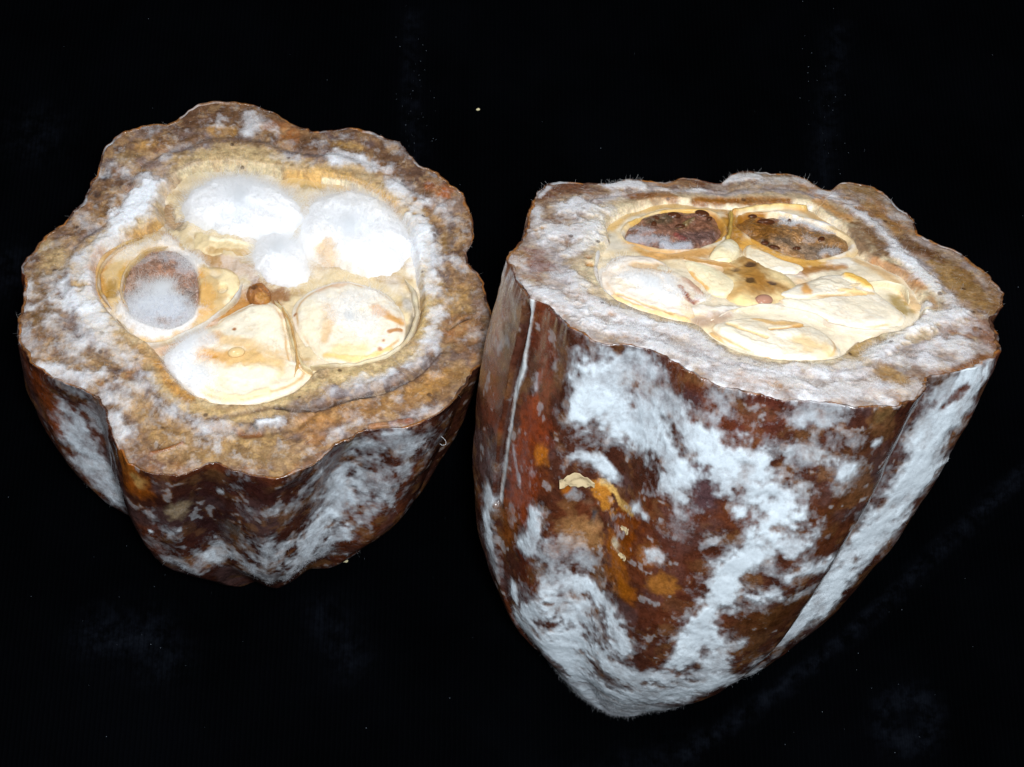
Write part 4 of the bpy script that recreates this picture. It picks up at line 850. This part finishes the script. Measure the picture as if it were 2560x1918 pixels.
# ---- right half
loc_r = [(505, 250), (560, 205), (640, 172), (750, 150), (900, 160), (1050, 170), (1200, 165), (1330, 165), (1400, 215), (1500, 280), (1560, 370), (1640, 410), (1740, 470), (1810, 560), (1800, 630), (1750, 680),
         (1650, 700), (1540, 730), (1470, 795), (1350, 812), (1200, 806), (1060, 778), (950, 722), (880, 665), (760, 640), (600, 585), (510, 530), (465, 450), (480, 370), (520, 310)]
marks_r = [
    co([(280, 140), (400, 110)], 40, '#6a3a1c', .8), co([(620, 150), (760, 140)], 26, '#84501e', .85, wet=.4), co([(830, 95), (900, 105)], 24, '#6b3c1c', .85), co([(880, 155), (1000, 160), (1150, 158), (1250, 165)], 24, '#8f5a1c', .95, .5, .7, -.2, .5), co([(1380, 170), (1440, 210), (1500, 240)], 24, '#c08a48', .9), co([(1560, 260), (1620, 330)], 40, '#7a5634', .85),
    co([(1590, 190), (1680, 270), (1700, 300)], 24, '#9a6a2c', .85), co([(1720, 320), (1850, 400), (1960, 470)], 40, '#6a4420', .85), co([(1900, 450), (2000, 530), (2060, 590)], 60, '#8f6c38', .85), co([(1980, 480), (2080, 530)], 30, '#6a4626', .7), co([(1850, 420), (1930, 500)], 34, '#a27c40', .7),
    co([(1950, 700), (2040, 700), (2080, 740)], 34, '#7a4a34', .6), co([(2060, 800), (1950, 850), (1860, 880)], 20, '#7a4a20', .9), co([(1560, 740), (1540, 780), (1600, 760)], 40, '#ad8a50', .9, dz=-.4), co([(1640, 860), (1700, 890)], 40, '#9a7440', .75), co([(1640, 740), (1600, 700)], 22, '#8a6c40', .85, dz=-.4), co([(1760, 820), (1700, 860)], 50, '#756862', .6),
    co([(445, 420)], 18, '#a8742e', .95, .35, .5, -.5), co([(440, 395)], 13, '#8a5a24', .95, .35, .5, -.4), co([(440, 545)], 14, '#7c4f2a', .9), co([(350, 420), (380, 400)], 20, '#a88a60', .7), co([(220, 380), (260, 440)], 36, '#7c4a3a', .7), co([(430, 130), (460, 150)], 16, '#8a5a34', .7),
    co([(560, 570), (650, 620), (760, 670), (870, 710)], 16, '#a89684', .8), co([(480, 560), (560, 600)], 14, '#93877e', .6), co([(700, 730), (850, 780), (1000, 830)], 26, '#8b8488', .5), co([(900, 740), (1050, 800), (1250, 840)], 14, '#a89888', .7), co([(1000, 900), (1150, 930), (1300, 950), (1500, 970)], 22, '#8c7c78', .6), co([(1500, 870), (1620, 830), (1750, 770)], 20, '#93867e', .7, dz=.3),
    co([(1270, 880), (1400, 900)], 30, '#9a8c84', .5), co([(1800, 640)], 12, '#b27a4a', .9), co([(1520, 290), (1580, 380), (1650, 370)], 40, '#7a5638', .8), co([(1600, 400), (1720, 450), (1800, 520)], 20, '#a5703c', .85), co([(1830, 560), (1850, 600)], 16, '#a87844', .7), co([(2010, 640), (2060, 680)], 30, '#8d6a60', .6),
    co([(990, 770), (970, 755)], 12, '#6d5a50', .7), co([(840, 825)], 9, '#4c4040', .8), co([(1150, 955)], 11, '#5a3a34', .8), co([(1640, 970)], 8, '#5a3a2a', .8), co([(1880, 665)], 18, '#a5805c', .8), co([(1100, 60), (1200, 80), (1260, 70)], 30, '#8a6a3e', .6), co([(1500, 110), (1600, 130)], 40, '#8e6a3a', .7), co([(1350, 90)], 20, '#9c8468', .5), co([(1150, 120), (1030, 110)], 24, '#a88e74', .5),
    # bare stretches
    co([(1720, 320), (1850, 390), (1960, 470)], 30, '#5e3c1e', .85, .6, 1.2, 0, .3, .05), co([(1880, 440), (1980, 520), (2060, 590)], 60, '#8a6634', .8, .6, 1.2, 0, .3, .06), co([(2070, 500), (2095, 570), (2080, 630)], 26, '#7c5830', .8, .6, 1.2, 0, None, .1), co([(1490, 110), (1560, 120), (1640, 160)], 34, '#8e6c40', .8, .7, 1.2, 0, None, .15), co([(1560, 260), (1620, 330), (1660, 370)], 36, '#75522e', .8, .6, 1.2, 0, None, .06), co([(1590, 190), (1700, 280)], 20, '#8f6430', .8, .6, 1.2, 0, None, .08),
    co([(250, 160), (300, 120), (400, 100)], 26, '#63391e', .8, .6, 1.4, 0, None, .1), co([(820, 85), (900, 95)], 20, '#6b4020', .9, .6, 1.2, 0, None, .06), co([(600, 150), (700, 140), (790, 150)], 18, '#84501e', .9, .6, 1.0, 0, .4, .05), co([(880, 158), (1050, 162), (1250, 165)], 20, '#8a5618', .95, .5, .8, -.2, .7, .03), co([(1640, 850), (1700, 890)], 34, '#96713c', .8, .7, 1.2, 0, None, .1), co([(2040, 800), (1950, 850)], 18, '#75481f', .8, .6, 1.2, 0, None, .1), co([(200, 370), (250, 430), (220, 480)], 28, '#784a3c', .7, .7, 1.4, 0, None, .15), co([(1540, 770), (1570, 740)], 34, '#a5844e', .9, .6, 1, -.3, None, .1), co([(1100, 60), (1240, 75)], 24, '#9a8260', .5, .8, 1.2, 0, None, .35),
    # mould
    mo([(340, 200), (400, 180), (460, 200)], 55, .95, .9, .5), mo([(520, 110), (600, 105), (660, 110)], 30, 1.0, .9, .4), mo([(300, 290), (400, 300), (450, 270)], 60, 1.0, .95, .5), mo([(350, 380), (420, 350), (480, 320)], 36, .85, .85, .3), mo([(250, 330), (330, 350)], 34, .6, .7),
    mo([(380, 470), (410, 540), (470, 610)], 40, .9, .9, .4), mo([(260, 540), (330, 580), (430, 640)], 44, .9, .9, .4), mo([(450, 660), (560, 690), (640, 700)], 42, .95, .95, .4), mo([(560, 620), (700, 660), (820, 700)], 26, .9, .9, .3), mo([(700, 750), (820, 790), (900, 830)], 34, .85, .85, .3), mo([(880, 720), (1000, 800), (1100, 830)], 26, .7, .8),
    mo([(1000, 860), (1150, 890), (1300, 910)], 40, .8, .85, .3), mo([(1100, 860), (1250, 850), (1400, 850)], 30, .8, .85, .3), mo([(1380, 950), (1500, 930), (1600, 930)], 40, .8, .85, .3), mo([(1480, 830), (1560, 850), (1500, 880)], 34, .7, .8), mo([(1750, 930), (1650, 960)], 24, .6, .7), mo([(1600, 800), (1720, 720), (1800, 690)], 34, .95, .95, .5), mo([(1780, 690), (1880, 640), (1960, 630)], 40, .95, .95, .5),
    mo([(1840, 760), (1930, 740)], 44, .85, .85, .3), mo([(1800, 800), (1880, 830)], 34, .7, .8, .3), mo([(1990, 780), (1960, 810)], 24, .7, .7), mo([(1500, 190), (1600, 260), (1680, 340)], 24, .95, .9, .4), mo([(1680, 370), (1760, 430), (1850, 530)], 30, 1.0, .95, .5), mo([(1900, 560), (1940, 620)], 30, .8, .85, .3), mo([(1800, 590)], 30, .95, .9, .5), mo([(1430, 150), (1520, 180)], 20, .8, .8),
    mo([(980, 90), (1060, 75), (1120, 70)], 26, .9, .85, .3), mo([(1150, 90), (1280, 80), (1340, 100)], 30, .7, .75), mo([(780, 125), (900, 125)], 16, .8, .8), mo([(700, 110), (760, 120)], 14, .7, .7), mo([(1700, 220), (1760, 280)], 24, .6, .7), mo([(1640, 150), (1680, 180)], 18, .5, .6), mo([(240, 200), (230, 270)], 26, .8, .8), mo([(280, 110), (240, 150)], 12, .9, .8),
    mo([(1260, 180), (1340, 180)], 12, .95, .9, .5), mo([(1380, 130), (1440, 140)], 18, .8, .8), mo([(2000, 660), (1960, 690)], 24, .8, .8), mo([(1430, 240), (1500, 330)], 30, .6, .7), mo([(520, 160), (580, 150), (520, 200)], 34, .6, .7),
]
tone_r = dict(flesh='#a08f84', flesh2='#8f7560', dark='#6d4c3a', orange='#9a6a38', light='#b89a70', grey='#a59c9e', rim='#6e4a30', endo='#bda888', endo2='#d6c6a4', floor='#e6d6b8', film=.5, veil=.42, greyk=.7, veil_at=-2.0, torn=.65, blotch=.5, mk=.76)
build_flesh(RIGHT, loc_r, 1150, 190, 140, marks_r, tone_r)
r1k = [(606, 262), (680, 218), (760, 198), (880, 191), (950, 208), (983, 250), (975, 290), (935, 320), (860, 344), (760, 344), (670, 326), (602, 300)]
r2k = [(1052, 238), (1085, 212), (1150, 206), (1230, 215), (1320, 238), (1410, 268), (1485, 305), (1500, 342), (1440, 370), (1350, 384), (1255, 366), (1155, 322), (1085, 280)]
pulp_r = [
    co([(1010, 190), (1035, 260), (1060, 320), (1150, 370), (1300, 410)], 30, '#bd8434', .85, .8, .9, 0, .7), co([(600, 320), (700, 372), (860, 380), (960, 350)], 22, '#cb9648', .8, .8, .9, 0, .6), co([(1320, 200), (1450, 250), (1530, 310)], 24, '#c89a58', .7, .8, 1), co([(540, 250), (640, 190), (780, 170), (960, 180)], 18, '#cfa052', .8, .8, .9, 0, .5), co([(1060, 180), (1200, 178), (1320, 190)], 16, '#c49040', .8, .8, .9, 0, .6), co([(1060, 430), (1150, 520), (1290, 500)], 50, '#c8995a', .6, .9, 1), co([(1280, 440), (1420, 420)], 14, '#9c6a38', .8, .7, 1),
    co([(530, 260), (590, 205), (700, 170), (820, 165)], 24, '#d9b577', .9), co([(540, 280), (560, 330)], 24, '#c9c1b0', .8), co([(1040, 200), (1130, 185), (1250, 180), (1320, 185)], 14, '#e2c078', .9, dz=1.2), co([(1000, 230), (1030, 300)], 24, '#a87a2c', .9), co([(1540, 390), (1600, 420), (1700, 490), (1780, 580)], 26, '#e0bd8c', .9), co([(500, 430), (490, 500)], 20, '#cfcac4', .9),
    co([(1690, 545), (1720, 590)], 30, '#a08440', .9), co([(1100, 330), (1250, 390), (1400, 410)], 40, '#d9a450', .95, wet=.4), co([(700, 370), (800, 380), (900, 370)], 30, '#d7a464', .9), co([(1000, 620), (900, 640)], 30, '#b3937c', .8), mo([(880, 600), (960, 600), (1040, 600)], 30, .6, .8, .5),
    co([(1150, 450), (1300, 440), (1480, 420)], 22, '#a8743c', .9), mo([(1200, 450), (1290, 450)], 24, .5, .7), mo([(1500, 400), (1440, 400)], 30, .6, .7), co([(1100, 480)], 150, '#d29c50', .6),
    co([(1020, 190), (1040, 260), (1030, 320)], 26, '#b07c2c', .8, wet=.5), co([(600, 330), (520, 330)], 30, '#ddd3c2', .7), co([(1250, 520), (1400, 540), (1600, 520)], 60, '#f0e4ca', .8), co([(1200, 600), (1400, 640), (1650, 670)], 50, '#efe4cc', .8)]
slab(RIGHT, loc_r, 'pulp', M_BEAN, RIGHT.root, '#e6d8be', -.75, .1, pulp_r, .22, .6, hole=[(r1k, 2.2), (r2k, 2.2)], veins=('#dcbf8c', 1.0, 5.0, .5), NT=420, NR=110, seed=23, film=.12, ctr=uv(RIGHT, [(1110, 470)])[0])

r1 = [(582, 255), (650, 212), (750, 186), (880, 178), (965, 195), (1010, 245), (1000, 300), (950, 335), (870, 365), (760, 372), (660, 350), (590, 310)]
R1, R1p, R1t = slab(RIGHT, r1, 'seed', M_BEAN, RIGHT.root, '#dcc194', -.45, .15, [co([(612, 268), (680, 222), (760, 200), (880, 192), (950, 208), (980, 250), (970, 295)], 11, '#b5782a', .9, .7, .8, 0, .7), co([(980, 250), (935, 320), (860, 345), (760, 345)], 13, '#b87c30', .9, .7, .8, 0, .7), co([(620, 240), (760, 200), (900, 190)], 16, '#dcb060', .9, wet=.6), co([(990, 230), (990, 300), (930, 340)], 16, '#c08a3a', .9, wet=.7), co([(620, 320), (720, 360), (860, 360)], 22, '#d9a66a', .9), co([(590, 280)], 24, '#d8cdbc', .8), mo([(760, 350), (840, 360)], 24, .5, .7)], .15, .5, seed=11, hole=[(r1k, 2.2)])
R1['label'] = 'seed with an oval dark purple wet kernel beaded with brown drops'
K1, K1p, K1t = slab(RIGHT, r1k, 'kernel', M_KERNEL, R1, '#87614f', -1.05, .7, [co([(800, 230), (900, 250)], 50, '#6a4028', .6, wet=.8), co([(850, 300), (930, 290)], 40, '#6d5450', .8, wet=.6), co([(700, 240), (760, 230)], 26, '#4e4630', .7), co([(800, 270), (870, 230)], 9, '#7d6a44', .8, .5, .8, .3), co([(760, 260), (880, 280)], 70, None, 1, .6, 1, 0, .8), co([(800, 300), (830, 310)], 14, '#7c3a34', .8), mo([(620, 290), (680, 300), (740, 310)], 26, .65, .8, .1, .7), mo([(760, 330), (840, 330)], 18, .85, .85, .2), mo([(640, 260), (680, 270)], 24, .5, .7, .1)], .55, .5, seed=12, NT=220, NR=56)
for x, y, a, b, h, g in ((790, 218, 1.35, .9, .8, .1), (905, 210, 1.4, 1.0, .7, -.4), (715, 230, .5, .75, .6, 1.2), (708, 252, .55, .75, .6, 0), (935, 232, .7, .5, .5, .9), (815, 262, 1.0, .6, .5, .3)):
    droplet(RIGHT, (x, y), -.35, a, b, h * .8, g, M_AMBER, K1)
r2 = [(1030, 235), (1060, 200), (1130, 190), (1220, 192), (1320, 215), (1430, 250), (1520, 300), (1545, 350), (1490, 392), (1380, 408), (1260, 392), (1150, 350), (1070, 300)]
R2, R2p, R2t = slab(RIGHT, r2, 'seed', M_BEAN, RIGHT.root, '#dabd8e', -.45, .15, [co([(1150, 206), (1085, 212), (1052, 238), (1085, 280), (1155, 322), (1255, 366), (1350, 384)], 16, '#a06820', .95, .7, .8, 0, .8), co([(1050, 260), (1120, 320), (1240, 380), (1360, 398)], 18, '#c48c38', .95, wet=.7), co([(1050, 220), (1100, 260)], 26, '#a06a1e', .8, wet=.6), mo([(1240, 200), (1340, 225), (1420, 250)], 34, 1.0, .9, .3), mo([(1440, 370), (1500, 340)], 34, .7, .7), co([(1470, 290), (1520, 330)], 26, '#e0c8a0', .8)], .15, .5, seed=13, hole=[(r2k, 2.2)])
R2['label'] = 'seed with a grey brown wet kernel partly under white mould'
K2, K2p, K2t = slab(RIGHT, r2k, 'kernel', M_KERNEL, R2, '#946d44', -1.05, .65, [co([(1100, 240), (1180, 290)], 60, '#7a4e1a', .85, wet=.8), co([(1160, 240), (1190, 225)], 24, '#7a3c10', .8, wet=.8), co([(1220, 320), (1330, 350), (1420, 350)], 40, '#7d6e60', .7, wet=.6), co([(1200, 280), (1400, 330)], 70, None, 1, .6, 1, 0, .7), co([(1440, 290), (1470, 310)], 24, '#b0803c', .8), co([(1190, 330), (1160, 310)], 12, '#2c2016', .8), mo([(1240, 225), (1330, 245), (1430, 280)], 24, .95, .9, .3), mo([(1230, 250), (1280, 260)], 18, .6, .7, .2), mo([(1400, 360), (1450, 350)], 20, .6, .7), mo([(1330, 310), (1380, 320)], 24, .4, .6)], .5, .5, seed=14, NT=220, NR=56)
for x, y, a, b, h, g in ((1165, 245, 1.7, .7, .8, .1), (1110, 222, .9, .5, .5, .2), (1260, 240, .4, .5, .5, 0), (1160, 330, .8, .6, .5, .4), (1200, 348, 1.0, .55, .5, -.3), (1390, 315, .6, 1.0, .6, -.6), (1290, 352, .8, .5, .4, .2)):
    droplet(RIGHT, (x, y), -.35, a, b, h * .8, g, M_AMBER, K2)
fuzz_on(K2, K2t * np.clip(K2p.m - .15, 0, 1), 1800, .0007, .000011, M_FUZZ, K2, curl=.8)
fuzz_on(K1, K1t * np.clip(K1p.m - .15, 0, 1), 900, .0006, .000011, M_FUZZ_GREY, K1, curl=.8)
r3 = [(498, 450), (520, 400), (580, 372), (660, 368), (740, 390), (800, 432), (870, 475), (925, 525), (950, 565), (895, 600), (882, 640), (800, 642), (690, 606), (580, 565), (520, 515)]
R3, R3p, R3t = slab(RIGHT, r3, 'seed', M_BEAN, RIGHT.root, '#eaded0', -.35, .4, [co([(640, 420), (700, 430), (760, 440)], 26, '#dcb684', .8, dz=-.3), co([(560, 440), (600, 470)], 36, '#f0dfca', .7), co([(840, 480), (900, 530)], 24, '#b9805a', .7), co([(810, 510), (860, 570), (900, 560)], 13, '#a86238', .8, .5, 1.6), co([(830, 540), (870, 580)], 7, '#8e4a34', .8), co([(540, 540), (700, 605), (840, 640)], 14, '#ecc88c', .9, dz=.3), co([(560, 530), (660, 575), (780, 620)], 7, '#d9ac68', .8, dz=-.3), co([(860, 620), (840, 600)], 26, '#e8c592', .7),
    mo([(620, 490), (700, 520), (760, 560)], 55, .9, .85, .4, .8), mo([(760, 480), (800, 540)], 30, .75, .8, .2), mo([(900, 560), (930, 560)], 26, .7, .8), mo([(520, 420), (600, 390)], 30, .5, .7)], .15, .7, seed=15, line='#cf9f58')
R3['label'] = 'cream seed washed with white mould and flecked with rust brown scraps'
fuzz_on(R3, R3t * np.clip(R3p.m - .15, 0, 1), 5000, .001, .000013, M_FUZZ, R3, curl=.8)
r4 = [(1180, 545), (1240, 510), (1320, 480), (1400, 452), (1500, 448), (1570, 470), (1620, 520), (1690, 570), (1730, 610), (1720, 650), (1640, 672), (1520, 668), (1400, 640), (1290, 605)]
R4, R4p, R4t = slab(RIGHT, r4, 'seed', M_BEAN, RIGHT.root, '#ece3d2', -.4, .5, [co([(1320, 480), (1330, 540)], 14, '#d99c4c', .9), co([(1220, 550), (1320, 560), (1420, 550), (1560, 540)], 10, '#d9b076', .8, .5, .8, -.4), co([(1500, 470), (1540, 490), (1580, 510)], 26, '#eab956', .95, .4, .5, .7, .3), co([(1540, 600), (1620, 600), (1680, 620)], 50, '#f3e6cc', .7), co([(1660, 540), (1690, 560)], 24, '#8a7440', .9, .4, .5, -1.6), co([(1400, 500), (1460, 510)], 40, '#f7edd8', .7, dz=.4), co([(1280, 560), (1400, 600)], 36, '#fbf2dc', .8), co([(1460, 530), (1600, 540)], 10, '#e8c386', .8)], .15, .7, seed=16, line='#cf9f58')
R4['label'] = 'cream seed with a yellow petal of coat and a dark hole at its end'
r5 = [(925, 665), (990, 638), (1080, 628), (1180, 632), (1290, 640), (1390, 672), (1460, 730), (1462, 780), (1360, 803), (1210, 796), (1070, 762), (970, 712)]
R5, R5p, R5t = slab(RIGHT, r5, 'seed', M_BEAN, RIGHT.root, '#ece2ce', -.4, .5, [co([(1120, 640), (1200, 660), (1330, 660)], 16, '#e0b068', .8), co([(1180, 690), (1260, 680), (1330, 660)], 8, '#cf9a50', .8, .5, .8, -.3), co([(1000, 690), (1100, 740), (1200, 770)], 20, '#fbf2dc', .8, dz=.3), co([(1330, 740), (1400, 760)], 50, '#ecca8c', .7, dz=-.2), co([(1280, 700), (1230, 710)], 22, '#f8f0e0', .8, dz=.3), co([(1010, 660), (1080, 690), (1160, 720)], 10, '#e6c488', .8, dz=-.3), co([(940, 690), (1040, 760), (1180, 795)], 9, '#d9a860', .8, dz=.3)], .15, .7, seed=17, line='#cf9f58')
R5['label'] = 'long cream seed along the front of the chamber'
slab(RIGHT, [(825, 395), (900, 410), (980, 440), (1040, 480), (1050, 520), (1010, 548), (950, 545), (900, 500), (850, 450)], 'seed_coat', M_BEAN, RIGHT.root, '#f0e2bf', -.4, .6, [co([(880, 420), (960, 470)], 20, '#fbf0cc', .8), co([(850, 450), (930, 520)], 9, '#d9a04a', .8)], .15, .6, seed=18, line='#cf9f58', NT=130, NR=34)
slab(RIGHT, [(925, 390), (950, 355), (990, 320), (1030, 315), (1060, 345), (1055, 385), (1010, 410), (960, 410)], 'seed_coat', M_BEAN, RIGHT.root, '#eadcb6', -.5, 1.1, [co([(1020, 360)], 30, '#efe8d4', .7), co([(930, 380)], 8, '#d09a4a', .9), co([(960, 405), (1020, 405)], 8, '#f8e8bc', .9, dz=.3)], .2, .8, seed=19, line='#cf9f58', NT=110, NR=30)
slab(RIGHT, [(1085, 330), (1150, 360), (1240, 400), (1330, 425), (1300, 450), (1200, 450), (1120, 420), (1075, 380)], 'seed_coat', M_BEAN, RIGHT.root, '#efe2c8', -.5, .5, [mo([(1200, 440), (1280, 440)], 20, .6, .7), co([(1110, 350), (1240, 400)], 10, '#dca85a', .8)], .15, .6, seed=20, line='#cf9f58', NT=110, NR=30)
pl, plp, plt_ = slab(RIGHT, [(985, 420), (1050, 385), (1110, 378), (1180, 405), (1240, 450), (1290, 505), (1280, 550), (1200, 580), (1120, 590), (1050, 575), (1000, 555), (975, 490)], 'placenta', M_BEAN, RIGHT.root, '#e8cf9c', -.42, .5, [
    co([(1110, 410), (1110, 470), (1130, 520)], 56, '#a06e2c', .9, 1.0, .8), co([(1000, 435), (1110, 470)], 38, '#a87a38', .85, 1.0, .8), co([(1130, 490), (1210, 510), (1260, 530)], 36, '#a67434', .85, 1.0, .8), co([(1080, 500), (1030, 545)], 28, '#c08f48', .7, 1.0, .8),
    co([(1105, 421)], 17, '#4a3426', .9, .6, 1.2, -.25), co([(1038, 440)], 17, '#5a4636', .9, .6, 1.2, -.25), co([(1092, 489)], 17, '#4f3a24', .9, .6, 1.2, -.25), co([(1190, 495)], 16, '#584438', .9, .6, 1.2, -.25), co([(1070, 560)], 26, '#f0d79c', .9)], .25, .4, seed=21, NT=150, NR=44)
droplet(RIGHT, (1155, 562), -.3, 1.7, 1.3, .9, .4, simple('pink_brown_exudate', (.42, .22, .15), .15, .5, sss=.3), pl)
ribbon(RIGHT, [(1018, 200), (1022, 240), (1018, 290), (1000, 330)], 18, .7, -.3, 'membrane', M_BEAN, RIGHT.root, '#d0a850')
ribbon(RIGHT, [(830, 392), (900, 404), (980, 415), (1040, 430)], 9, .5, -.3, 'membrane', M_BEAN, RIGHT.root, '#b88a50')
ribbon(RIGHT, [(1480, 520), (1560, 505), (1650, 500), (1720, 520), (1750, 570)], 12, .6, -.1, 'membrane', M_BEAN, RIGHT.root, '#f3e3bd')
ribbon(RIGHT, [(940, 640), (1060, 600), (1200, 590), (1350, 625), (1450, 670), (1600, 690), (1700, 690)], 14, .6, -.5, 'membrane', M_BEAN, RIGHT.root, '#f0e0c0', m=.3)
ribbon(RIGHT, [(505, 260), (480, 350), (470, 440), (500, 520), (580, 580)], 20, .7, -.9, 'membrane', M_BEAN, RIGHT.root, '#ddd2c0', m=.6)

# ---- loose threads of mould over the husk and along the cut rims
for p_, n_ in ((LEFT, 14000), (RIGHT, 14000)):
    wgt = p_.flesh_top * np.clip(p_.flesh_pt.m - .12, 0, 1.0) ** 1.2 + p_.flesh_top * .02
    fuzz_on(p_.flesh, wgt, n_, .0007, .000011, M_FUZZ, p_.root, curl=.9, flat=.45)
    ws = np.clip(p_.skin_m - .3, 0, 1.0); ws[:p_.skin_lip] *= .4
    fuzz_on(p_.skin, ws, n_, .00045, .000008, M_FUZZ_GREY, p_.root, curl=1.0)

# ---- scraps, crumbs, lint, dust
def peel(p, ang, t, size, name='peel_flake'):
    c = body_uvz(p, np.radians(np.array([ang])), np.array([t]))[0]
    c2 = body_uvz(p, np.radians(np.array([ang + 1.5])), np.array([t]))[0]; c3 = body_uvz(p, np.radians(np.array([ang])), np.array([t + .01]))[0]
    a = (c2 - c) / np.linalg.norm(c2 - c); b = (c3 - c) / np.linalg.norm(c3 - c); n = np.cross(b, a)
    if n @ np.r_[c[:2], 0] < 0: n = -n
    g = np.linspace(-1, 1, 15); U, W_ = np.meshgrid(g, g * .38, indexing='ij')
    U = U.ravel(); W_ = W_.ravel()
    wob = fbm(np.c_[U * 3 + c[0], W_ * 3 + c[1]], 1.3, 3, 5) - .5
    W2 = W_ * (1 - .55 * np.abs(U) ** 2) + wob * .22; lift = .22 + .28 * (U + .3) ** 2 + wob * .35 + .5 * np.maximum(W_, 0)
    V = c + size * (U[:, None] * a + W2[:, None] * b + lift[:, None] * n); V[:, 2] += p.L
    i = np.arange(14)[:, None] * 15 + np.arange(14)[None]
    ob = mesh_np(name, V * .001, np.stack([i, i + 1, i + 16, i + 15], -1).reshape(-1, 4), None, None, M_PEEL, p.root)
    md = ob.modifiers.new('solid', 'SOLIDIFY'); md.thickness = .00012
    return ob
for a, t, s in PEELS: peel(RIGHT, a, t, s)

def crumb(loc, size, label, seed):
    r = np.random.default_rng(seed); nu, nv = 12, 8
    V = []
    for i in range(nv + 1):
        for j in range(nu):
            a = math.pi * i / nv - math.pi / 2; b = 2 * math.pi * j / nu; V.append((math.cos(a) * math.cos(b), math.cos(a) * math.sin(b) * .75, math.sin(a) * .6))
    V = np.array(V); V *= (.7 + .8 * fbm(V + seed, .9, 3, seed))[:, None]; V = V * size; V[:, 2] -= V[:, 2].min()
    i = np.arange(nv)[:, None]; j = np.arange(nu)[None]
    q = np.stack([i * nu + j, i * nu + (j + 1) % nu, (i + 1) * nu + (j + 1) % nu, (i + 1) * nu + j], -1).reshape(-1, 4)
    ob = mesh_np('crumb', V, q, None, None, M_CRUMB); ob.location = loc
    return tag(ob, label, 'crumb', group='crumbs on the cloth')
def cloth_z(x, y): return CZ[np.argmin((CP[:, 0] - x * 1000) ** 2 + (CP[:, 1] - y * 1000) ** 2)] * .001
for (x, y), s, lb, sd in CRUMBS: crumb((x, y, cloth_z(x, y) - .0003), s, lb, sd)

# one curled thread hanging from the left half
hk = [(0, 0, 0), (.6, -.2, -.5), (1.0, -.4, -1.2), (.9, -.6, -1.9), (.3, -.6, -2.1), (-.1, -.5, -1.8)]
c0 = body_uvz(LEFT, np.radians(np.array([THREAD[0]])), np.array([THREAD[1]]))[0] + [0, 0, LEFT.L]
tk = catmull(np.array(hk) + c0, 5, False); tg = np.gradient(tk, axis=0); tg /= np.linalg.norm(tg, axis=1)[:, None]
sd_ = np.cross(tg, [.3, 1, .2]); sd_ /= np.linalg.norm(sd_, axis=1)[:, None]; up_ = np.cross(tg, sd_)
ring = np.linspace(0, 2 * np.pi, 6, endpoint=False)
V = (tk[:, None] + .05 * (np.cos(ring)[None, :, None] * sd_[:, None] + np.sin(ring)[None, :, None] * up_[:, None])).reshape(-1, 3)
mesh_np('mould_thread', V * .001, grid_quads(len(tk), 6), None, None, M_FUZZ, LEFT.root)

# dust specks on the cloth
V = []; Q = []
r = np.random.default_rng(5)
cl_ = [((-.0225, .197), (.003, .012), 60), ((.073, .20), (.004, .014), 40), ((0, .12), (.12, .09), 110), ((.07, .07), (.02, .015), 24), ((-.08, .075), (.015, .01), 20)]
for (cx, cy), (sx, sy), n_ in cl_:
    for _ in range(n_):
        x, y = r.normal(cx, sx), r.normal(cy, sy); s = r.uniform(.00003, .00010); z_ = cloth_z(x, y) + .00002
        b = len(V); rot = r.uniform(0, 6.28)
        for k in range(4):
            aa = rot + k * math.pi / 2; V.append((x + s * math.cos(aa) * r.uniform(.6, 1.5), y + s * math.sin(aa), z_))
        V.append((x, y, z_ + s * .9))
        Q += [(b + k, b + (k + 1) % 4, b + 4) for k in range(4)]
V = np.array(V)
dd = mesh_np('dust', V, np.zeros((0, 4), int), np.array(Q), None, M_DUST, smooth=False)
tag(dd, 'fine pale dust specks scattered over the black velvet', 'dust', 'stuff')
